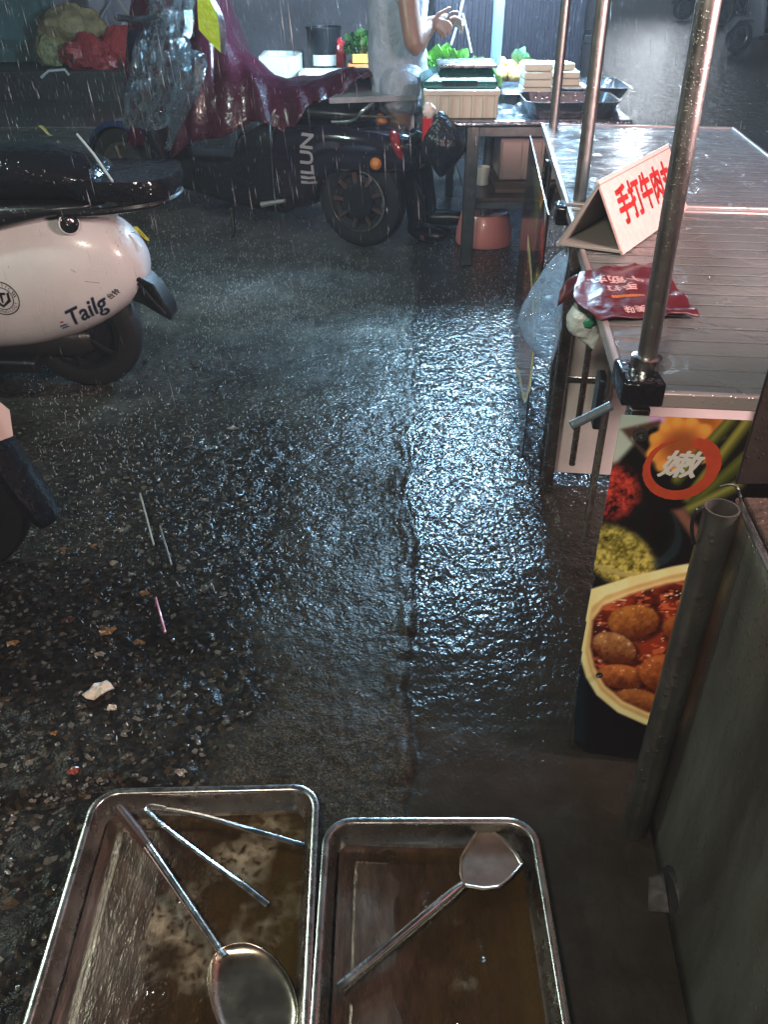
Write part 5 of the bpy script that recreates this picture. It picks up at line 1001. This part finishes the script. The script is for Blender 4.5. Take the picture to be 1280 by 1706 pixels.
# steel pans with goods
def pan(px0, px1, py, yoff, dp, h, label, flare=.025, yb=None):
    a, b = P(px0, py, t0.y+yoff), P(px1, py, t0.y+yoff); cx = (a.x+b.x)/2; w_ = b.x-a.x; cy = t0.y+yoff+dp/2; z = TZ+.003; f = flare
    t = thing('steel_pan', label, 'pan', (cx, cy, z), 'steel pans on the vegetable table'); q = lambda dw, r, zz: rrect(cx, cy, w_-dw, dp-dw, r, zz, 6)
    MB().loft([q(2*f+.02, .05, z), q(.02, .06, z+h-.006), q(0, .065, z+h-.004), q(0, .065, z+h), q(.02, .055, z+h), q(2*f+.02, .05, z+.008), q(2*f+.04, .045, z+.006)]).build('pan_body', mat('pan_steel', (.36, .37, .40), .2, 1, bump=(20, .002), drops=45), t, smooth=50); return t
pan(876, 1040, 178, .03, .34, .075, 'empty steel pan at the front right of the vegetable table')
pan(925, 1056, 160, .40, .42, .085, 'wide steel pan sticking out at the right table corner', .05)
pan(832, 905, 152, .45, .30, .05, 'small steel pan with white scraps beside the taller tofu stack')
pan(818, 890, 118, .85, .36, .06, 'steel pan carrying the heap of fried tofu puffs')
mb = MB(); c = P(858, 172, t0.y+.16)
def sheetf(u, v): return Vector((c.x+(u-.5)*.22, t0.y+.06+v*.34, TZ+.006+.05*abs(float(fbm(u*5, v*5, 3, 4))-.4)))
mb.grid(sheetf, 22, 22); tag(mb.build('plastic_sheet', film('white_film', (.8, .85, .88), .15, (30, .01), haze=.45), smooth=40), 'crumpled clear plastic sheet between basket and empty pan', 'sheet')
def tofu(px, py, y, w_, d_, h, rz, label, z):
    c = P(px, py, y); t = MB(); t.box((c.x, y+d_/2, z+h/2), (w_, d_, h-.003), rz); return tag(t.build('tofu_block', M['tofu'], bevel=.005), label, 'tofu', 'tofu blocks on the vegetable table')
z = TZ+.012; tx = t0.y+.42
for i, nm in enumerate(('lowest', 'second lowest', 'middle', 'second from the top', 'topmost')):
    tofu(896-(1 if i % 2 else 0), 150, tx+random.uniform(0, .02), .150-.002*i, .16, .037, random.uniform(-.05, .05), nm+' white tofu slab in the taller stack left of the cart pole', z); z += .037
z = TZ+.012
for i, (px, nm) in enumerate(((935, 'left'), (966, 'right'))): tofu(px, 150, tx+.05, .094, .16, .075, 0, nm+' thick tofu block at the bottom of the shorter stack', z)
z += .075
for i, nm in enumerate(('lower', 'upper')): tofu(943, 150, tx+.07, .135, .16, .034, .08-.1*i, nm+' flat tofu slab in the middle of the shorter stack', z); z += .034
tofu(936, 150, tx+.1, .10, .13, .034, .2, 'small tofu piece crowning the shorter stack', z)
pc_ = P(850, 112, t0.y+1.0); first = None; random.seed(6)
for i in range(30):
    q = random.random()**.6; a = random.uniform(0, 6.28); x = pc_.x+.15*q*math.cos(a); y = t0.y+1.02+.13*q*math.sin(a); zz = TZ+.06+(1-q)*.12*random.random()+.01
    if first is None:
        mb = MB(); mb.ell((0, 0, 0), (.042, .036, .033), 12, 8, jit=.12); first = mb.build('tofu_puff', M['puff'], smooth=180); o = first
    else: o = first.copy(); C.objects.link(o)
    o.location = (x, y, zz); o.rotation_euler = (random.uniform(-1, 1), random.uniform(-1, 1), random.uniform(0, 6)); k = random.uniform(.8, 1.15); o.scale = (k, k, k)
    tag(o, 'golden fried tofu puff in the heap behind the taller tofu stack', 'tofu puff', 'fried tofu puffs in a heap')
def greens(name, c, rad, n, size, m, label, seed, up=.6):
    random.seed(seed); mb = MB()
    for i in range(n):
        a = random.uniform(0, 6.28); b = math.asin(random.uniform(0, 1)); r = random.uniform(.5, 1); d = Vector((math.cos(b)*math.cos(a), math.cos(b)*math.sin(a), math.sin(b)))
        p = Vector(c)+Vector((d.x*rad[0], d.y*rad[1], d.z*rad[2]))*r; s_ = size*random.uniform(.6, 1.2); t = (d+Vector((random.uniform(-.6, .6), random.uniform(-.6, .6), up))).normalized(); sd = t.cross(Vector((random.random(), random.random(), random.random()))).normalized(); nn = t.cross(sd)
        pts = []
        for k, w_ in ((0, .15), (.35, .5), (.7, .45), (1, .08)):
            cen = p+t*s_*k+nn*s_*.25*math.sin(k*2.5); pts += [cen-sd*s_*w_+nn*s_*.12, cen, cen+sd*s_*w_+nn*s_*.12]
        mb.add(pts, [(j*3+q, j*3+q+1, j*3+q+4, j*3+q+3) for j in range(3) for q in range(2)])
    return tag(mb.build(name, m, smooth=60, fix=False), label, 'vegetables')
c = P(748, 96, t0.y+.75); greens('leafy_greens', (c.x-.01, t0.y+.75, TZ+.05), (.17, .14, .15), 150, .085, M['leaf'], 'bright green lettuce heap behind the green scale', 3)
c = P(802, 92, t0.y+.85); greens('herb_bunch', (c.x, t0.y+.85, TZ+.02), (.07, .06, .10), 130, .075, mat('herb_green', (.16, .30, .06), .4, var=(20, .5)), 'feathery herb bunch between lettuce and umbrella pole', 4, 1.5)
c = P(868, 100, t0.y+1.05); greens('cabbage_leaf', (c.x, t0.y+1.0, TZ+.13), (.05, .05, .02), 10, .06, mat('dull_green', (.10, .24, .12), .4), 'dull green leaf on top of the fried tofu heap', 5)
mb = MB(); a = P(777, 0, t0.y+.3); mb.tube(smoothpts([P(778, -30, t0.y+.7), P(765, 30, t0.y+.66), P(752, 75, t0.y+.62)]), .006, 6); mb.tube(smoothpts([P(771, 22, t0.y+.7), P(778, 50, t0.y+.68), P(786, 88, t0.y+.65)]), .005, 6); tag(mb.build('hanging_string', M['letter']), 'white string hanging over the lettuce heap', 'string')
# low second table with foam boxes behind the covered scooter
l0 = G(428, 128, .60); lt = thing('low_table', 'low table carrying white foam boxes behind the covered scooter', 'table', (-.3, 6.6, 0))
MB().box((-.28, 6.85, .57), (1.75, .8, .03)).build('table_top', M['steel_dull'], lt, bevel=.004)
for x in (-1.08, .5):
    for y in (6.5, 7.2): MB().box((x, y, .278), (.04, .04, .555)).build('leg', M['steel_dull'], lt)
def fbox(x0, x1, y, z0, z1, label, dp=.4): return crate('foam_box', x0, x1, y, z0, z1, dp, M['foam'], label, 'foam box', 0, .03)
a, b = P(430, 110, 6.75), P(497, 92, 6.75); fbox(a.x, b.x, 6.8, .59, .73, 'closed looking white foam box at the left end of the low table')
a, b = P(497, 126, 6.5), P(600, 110, 6.5); fbox(a.x, b.x-.13, 6.5, .587, .66, 'shallow open white foam box right beside the tall black bucket', .28)
c = P(540, 80, 7.0); bk = thing('bucket', 'tall black bucket with a white label behind the foam boxes', 'bucket', (c.x, 7.0, .59))
MB().lathe([(.10, 0), (.125, .30), (.13, .30), (.13, .315), (.118, .315), (.095, .01)], (c.x, 7.0, .587), 28).build('pail', M['black'], bk); mb = MB(); mb.grid(lambda u, v: Vector((c.x+.122*math.sin((u-.45)*1.5), 7.0-.122*math.cos((u-.45)*1.5), .66+v*.07)), 8, 2); mb.build('label_patch', M['letter'], bk)
c = P(568, 85, 6.95); crumple('red_cloth', (c.x, 6.95, .60), (.04, .05, .13), M['red'], 'bright red cloth beside the black bucket', 'cloth', 11)
a, b = P(580, 112, 6.6), P(640, 104, 6.6); crate('orange_tray', a.x, b.x, 6.62, .587, .70, .25, mat('orange_plastic', (.75, .22, .08), .35), 'orange plastic tray by the back of the person', 'tray')
a, b = P(588, 102, 6.7), P(640, 92, 6.7); crate('yellow_tray', a.x, b.x, 6.66, .705, .76, .2, mat('yellow_plastic', (.70, .42, .08), .35), 'yellow plastic tray holding dark leafy herbs', 'tray')
c = P(606, 85, 6.75); greens('dark_herbs', (c.x, 6.76, .76), (.13, .08, .10), 110, .06, M['leafdark'], 'dark leafy herbs in the yellow tray', 8)
# ================================================================== ON THE NEAR CART: sign, bags
zT = TH_+.004
pA, pB = G(926, 409, zT), G(1040, 424, zT); pD = G(1147, 347, zT); pC = pA+(pD-pB); apx = (pA+pB)/2; apx.z = P(989, 300, apx.y).z
axis = pD-pB; pE = apx+axis
sg2 = thing('folded_sign', 'pink white folded tent sign with red characters on the beige cart top', 'sign', (apx.x, apx.y, zT))
th_ = .007
def slab(a, b, c, d, name, m):     # quad with thickness inward
    n = (b-a).cross(d-a).normalized()
    if n.dot((pA+pB+pE)/3-a) < 0: n = -n
    return MB().prism([a, b, c, d], n*th_).build(name, m, sg2, bevel=.0012)
fr = slab(pB, pD, pE, apx, 'front_board', M['sign'])
slab(pA, pC, pE-axis.normalized()*.0+UP*-.006, apx-UP*.006, 'back_board', M['edge'])
slab(pA+UP*.001-axis*.0, pB-(pB-pA)*.03+UP*.001, pD-(pB-pA)*.03+UP*.001, pC+UP*.001, 'bottom_board', M['edge'])
uxs = axis.normalized(); uys = (apx-pB).normalized(); ctr = (pB+pD+pE+apx)/4
tw = fat(text_mesh('手打牛肉丸', .072), .0024); lh = (apx-pB).length
flat(([Vector((v.x*1.03, v.y*1.25, v.z)) for v in tw[0]], tw[1]), ctr+uys*.004+uxs*.004, uxs, uys, .0012).build('lettering', M['redpaint'], fr, fix=False, smooth=0)
# maroon printed bag lying on the top, mouth over the left edge
mbg = thing('printed_bag', 'maroon printed plastic bag lying flat over the edge of the beige cart', 'bag', S(.12, .55, TH_))
Lr = smoothpts([G(1092, 437, .872), G(1130, 484, .868), G(1166, 526, .863)], 6); Rr = smoothpts([G(966, 456, .872), G(956, 500, .868), G(998, 533, .864)], 6)
def bagf(u, v):
    i = v*(len(Lr)-1); k = min(int(i), len(Lr)-2); a = Lr[k].lerp(Lr[k+1], i-k); b = Rr[k].lerp(Rr[k+1], i-k); p = b.lerp(a, u)
    return p+UP*(.010*float(fbm(u*7+1, v*5, 3, 5))-.003+.004*math.sin(u*22+v*4)*(1-u)*.6+.006*math.sin(v*24+u*5)*u*.6+.010*math.sin(math.pi*u)*math.sin(math.pi*v))
bagm = mat('maroon_film', (.085, .008, .015), .42, bump=[(14, .006), (50, .002)], coat=.12)
bgo = MB().grid(bagf, 60, 40).build('bag_body', bagm, mbg, smooth=180, solid=.002)
bvb = bvh_of(bgo)
def bagtext(body, size, px, py, m, bold=.0012, sx=1.0):
    tm = fat(fine(text_mesh(body, size), 1), bold*.8); c = G(px, py, .87); e1 = (G(px-60, py+1, .87)-c).normalized(); e2 = Vector((-e1.y, e1.x, 0)); e2 = e2 if e2.y < 0 else -e2
    vs = []
    for v in tm[0]:
        p = c+e1*v.x*sx+e2*v.y; h = bvb.ray_cast(p+UP*.1, -UP); vs.append((h[0] if h[0] else p)+UP*(.0012+v.z))
    MB().add(vs, tm[1]).build('lettering', m, mbg, fix=False, smooth=0)
pk_ = mat('faded_pink_ink', (.62, .40, .40), .4); og = mat('orange_ink', (.75, .25, .05), .4)
bagtext('牛筋丸', .040, 1026, 474, pk_, sx=.95); bagtext('手打', .030, 1034, 488, pk_, sx=1.05); bagtext('00000000000', .013, 1046, 500, og, .0004, .9); bagtext('美味', .022, 1058, 516, pk_, .0004)
drape = smoothpts([G(962, 458, .872), P(945, 468, 1.72), P(932, 490, 1.70)], 5); dr2 = smoothpts([G(960, 484, .868), P(944, 500, 1.66), P(930, 512, 1.68)], 5)
MB().grid(lambda u, v: drape[min(int(u*(len(drape)-1)), len(drape)-1)].lerp(dr2[min(int(u*(len(dr2)-1)), len(dr2)-1)], v)+Vector((0, 0, .006*math.sin(v*9))), len(drape)-1, 8).build('bag_mouth', bagm, mbg, smooth=180, solid=.002)
# clear plastic bag hanging at the far cart's corner
cb = [(948, 412, 948), (925, 428, 948), (893, 470, 942), (868, 520, 938), (866, 548, 935), (882, 575, 930), (905, 600, 922), (914, 604, 920)]
L_ = smoothpts([P(a, y, 1.93) for a, y, b in cb], 5); R_ = smoothpts([P(b, y, 1.93) for a, y, b in cb], 5)
def clr(u, v):
    i = v*(len(L_)-1); k = min(int(i), len(L_)-2); a = L_[k].lerp(L_[k+1], i-k); b = R_[k].lerp(R_[k+1], i-k); c = (a+b)/2; r = (b-a).length/2; an = 2*math.pi*u
    n_ = 1+.20*(float(fbm(u*7+2*math.sin(v*5), v*7, 3, 3))-.5); return c+(b-a)/2*math.cos(an)*n_+Vector((0, r*.8*math.sin(an)*n_, 0))
tag(MB().grid(clr, 60, 44).build('clear_bag', film('clear_bag_film', (.80, .84, .86), .10, [(7, .05), (26, .016), (80, .004)], (.95, .97, 1), .14, drops=150), smooth=180), 'clear plastic bag filled with rain hanging at the side of the carts', 'bag')
cw = [(958, 512, 985), (947, 525, 992), (946, 545, 1000), (960, 560, 1000), (978, 572, 990)]
L2 = smoothpts([P(a, y, 1.60) for a, y, b in cw], 5); R2 = smoothpts([P(b, y, 1.60) for a, y, b in cw], 5)
def tis(u, v):
    i = v*(len(L2)-1); k = min(int(i), len(L2)-2); a = L2[k].lerp(L2[k+1], i-k); b = R2[k].lerp(R2[k+1], i-k); c = (a+b)/2; an = 2*math.pi*u; n_ = 1+.3*(float(fbm(u*6, v*5, 3, 8))-.5)
    return c+(b-a)/2*math.cos(an)*n_+Vector((0, .03*math.sin(an)*n_, 0))
tw_ = MB().grid(tis, 36, 22).build('white_bag', mat('pale_film', (.52, .58, .56), .25, bump=[(30, .01)]), smooth=180); tag(tw_, 'small crumpled white bag with a green mark tucked under the maroon bag', 'bag')
c = P(981, 538, 1.562); mb = MB(); mb.ell(c, (.010, .003, .010), 8, 6, jit=.3); mb.build('green_mark', mat('green_mark', (.03, .25, .14), .4), tw_)

# ================================================================== CARGO TRICYCLE and parked scooters up the road
ct = thing('cargo_tricycle', 'dark cargo tricycle with a ribbed tailgate behind the vegetable table', 'tricycle', (1.0, 8.3, 0))
dk = mat('dark_blue_panel', (.018, .022, .042), .35, .3, drops=30); x0, x1 = .42, 1.72
MB().box(((x0+x1)/2, 8.9, .70), (x1-x0, 1.3, .86)).build('cargo_box', dk, ct, bevel=.02)
mb = MB()
for i in range(22): mb.box((x0+.05+(x1-x0-.1)*i/21, 8.24, .68), (.022, .022, .72))
mb.build('tailgate', mat('dark_rib', (.020, .023, .045), .4, .3), ct, bevel=.004)
mb = MB(); mb.box(((x0+x1)/2+.1, 8.22, 1.14), (x1-x0-.2, .05, .035)); mb.build('top_rail', M['steel_dull'], ct, bevel=.004)
MB().box(((x0+x1)/2+.1, 8.45, 1.40), (x1-x0-.3, .05, .46)).build('rear_panel', mat('pale_blue_panel', (.30, .42, .55), .35, drops=30), ct, bevel=.01)
mb = MB(); mb.box(((x0+x1)/2, 9.2, 1.75), (x1-x0+.1, 1.7, .06)); mb.build('roof', dk, ct, bevel=.02)
for x in (x0+.08, x1+.08): MB().lathe([(.10, -.06), (.28, -.07), (.30, -.03), (.30, .03), (.28, .07), (.10, .06)], (x, 8.8, .30), 32, axis=(1, 0, 0)).build('wheel', M['rubber'], ct)
mb = MB(); mb.box((x1+.10, 8.75, .70), (.16, .75, .08)); mb.box((x1+.1, 8.42, .48), (.16, .03, .40)); mb.box((x1+.06, 8.6, 1.1), (.14, .3, .7)); mb.build('side_fender', M['black'], ct, bevel=.02)
MB().lathe([(.1, -.05), (.26, -.05), (.27, 0), (.26, .05), (.1, .05)], (1.07, 11.0, .27), 28, axis=(1, 0, 0)).build('front_wheel', M['rubber'], ct)
MB().box((1.07, 10.3, .55), (.5, .9, .5)).build('front_body', dk, ct, bevel=.05)
def parked(px, py, rz, paint, label, sc_=1.0):
    c = G(px, py)-Vector((1.25*math.cos(rz), 1.25*math.sin(rz), 0)); t = thing('scooter', label, 'scooter', (c.x, c.y, 0), 'scooters parked up the road', rz); t.scale = (sc_,)*3
    wheel(t, 0, .22, .10, spokes=0); wheel(t, 1.25, .22, .09, spokes=0)
    body_loft([(-.32, .5, .6, .05), (-.2, .38, .68, .14), (.1, .3, .7, .17), (.45, .2, .66, .16), (.55, .2, .5, .1)], 20).build('body', paint, t)
    body_loft([(-.25, .70, .74, .08), (-.1, .69, .80, .14), (.4, .69, .79, .15), (.58, .70, .74, .08)], 16).build('seat', M['black'], t)
    MB().box((.75, 0, .21), (.5, .3, .06)).build('footboard', M['black'], t, bevel=.01)
    body_loft([(.93, .2, .3, .15), (1.0, .2, .62, .19), (1.06, .3, .95, .17), (1.14, .6, 1.0, .10), (1.17, .7, .98, .05)], 18).build('leg_shield', paint, t)
    MB().loft([superring(x, a, b, .07, 12) for x, a, b in ((1.0, .36, .42), (1.15, .43, .49), (1.35, .42, .48), (1.5, .28, .34))]).build('front_fender', paint, t)
    MB().tube([(1.02, .35, 1.08), (1.1, .1, 1.03), (1.1, -.1, 1.03), (1.02, -.35, 1.08)], .017, 8).build('handlebar', M['black'], t)
    MB().lathe([(.0, .05), (.06, .045), (.07, 0), (.05, -.06)], (1.15, 0, .86), 16, axis=(1, 0, .1)).build('headlight', M['chrome'], t)
    for s in (-1, 1):
        MB().tube([(1.05, .25*s, 1.07), (1.03, .32*s, 1.24)], .006, 6).build('mirror_stem', M['black'], t); MB().ell((1.03, .34*s, 1.27), (.012, .06, .04)).build('mirror', M['chrome'], t)
    return t
gp = mat('grey_scooter_paint', (.10, .11, .115), .3, coat=.4); sp_ = mat('silver_scooter_paint', (.26, .27, .28), .3, coat=.4); bp_ = mat('black_scooter_paint', (.02, .02, .024), .25, coat=.5)
parked(1136, 34, R(-170), bp_, 'black scooter seen nearest the lane behind the front cart pole')
parked(1226, 90, R(-160), sp_, 'silver scooter parked closest at the upper right corner')
parked(1268, 58, R(-158), gp, 'grey scooter parked just behind the silver one at upper right')
parked(1206, 42, R(-157), bp_, 'black scooter farther up the row behind the silver one')

# ================================================================== RAIN AND SPLASHES
def needles(name, pos, d, ln, wd, m):
    n = len(pos); a = np.cross(d, np.array([[.3, 1, .1]])); a /= np.linalg.norm(a, axis=1, keepdims=True); b = np.cross(d, a); mid = pos
    v = np.stack([pos-d*ln[:, None]/2, mid+a*wd[:, None]-d*ln[:, None]*.2*0, mid-a*wd[:, None]*.5+b*wd[:, None]*.87, mid-a*wd[:, None]*.5-b*wd[:, None]*.87, pos+d*ln[:, None]/2], 1)
    f = np.array([[0, 2, 1], [0, 3, 2], [0, 1, 3], [4, 1, 2], [4, 2, 3], [4, 3, 1]]); F_ = (f[None]+np.arange(n)[:, None, None]*5).reshape(-1, 3)
    me = bpy.data.meshes.new(name); me.vertices.add(n*5); me.vertices.foreach_set('co', v.reshape(-1)); me.loops.add(F_.size); me.loops.foreach_set('vertex_index', F_.ravel().astype(np.int32))
    me.polygons.add(len(F_)); me.polygons.foreach_set('loop_start', np.arange(0, F_.size, 3, dtype=np.int32)); me.update(calc_edges=True); me.materials.append(m); me.shade_smooth()
    o = link(name, me); o['kind'] = 'stuff'; return o
rainm = mat('rain_water', (.75, .8, .85), .15, trans=.55, ior=1.33)
rng = np.random.default_rng(21); n = 4500
Yr = rng.uniform(1.9, 8.5, n); Xr = (rng.uniform(-.52, .40, n))*(Yr*.9+.3); Zr = rng.uniform(.15, 1.42, n); pos = np.stack([Xr, Yr, Zr], 1)
d = np.stack([rng.normal(.07, .02, n), rng.normal(0, .02, n), -np.ones(n)], 1); d /= np.linalg.norm(d, axis=1, keepdims=True)
keep = ~((Xr > .2) & (Yr < 3.6) & (Yr > .8) | (Yr < 2.4) & (rng.random(n) < .5))
needles('rain', pos[keep], d[keep], (.010+rng.exponential(.032, n))[keep], (.0003+rng.exponential(.00028, n))[keep], rainm)
n = 44000; Ys = rng.uniform(1.2, 6.5, n); Xs = rng.uniform(-.45, .35, n)*(Ys*.95+.3); dens = np.clip(1.6*(fbm(Xs*1.6+4, Ys*1.3, 3, 3)-.28), .06, 1)*(np.exp(-((Ys-3.7)/1.5)**2)+1.2*np.exp(-((Ys-3.75)/.5)**2-((Xs+.45)/.5)**2)); k = (rng.random(n) < dens) & ~((Xs > .42) & (Ys < 3.6))
Xs, Ys = Xs[k], Ys[k]; m_ = len(Xs); pos = np.stack([Xs, Ys, rng.exponential(.016, m_)+.004], 1); d = np.stack([rng.normal(0, .5, m_), rng.normal(0, .5, m_), np.ones(m_)], 1); d /= np.linalg.norm(d, axis=1, keepdims=True)
needles('rain_splash', pos, d, rng.uniform(.004, .020, m_), rng.uniform(.0007, .0019, m_), mat('splash_water', (.75, .8, .85), .2, trans=.25, ior=1.33))
# ================================================================== damp air
hm = bpy.data.materials.new('damp_air'); hm.use_nodes = True; t = hm.node_tree; t.nodes.remove(t.nodes['Principled BSDF'])
pv_ = t.nodes.new('ShaderNodeVolumePrincipled'); pv_.inputs['Color'].default_value = (.86, .90, .96, 1); pv_.inputs['Density'].default_value = .0055; pv_.inputs['Anisotropy'].default_value = .25
t.links.new(pv_.outputs[0], t.nodes['Material Output'].inputs['Volume'])
hz_ = MB().box((0, 14, 2.1), (70, 64, 6.4)).build('haze', hm, smooth=0); hz_['kind'] = 'stuff'
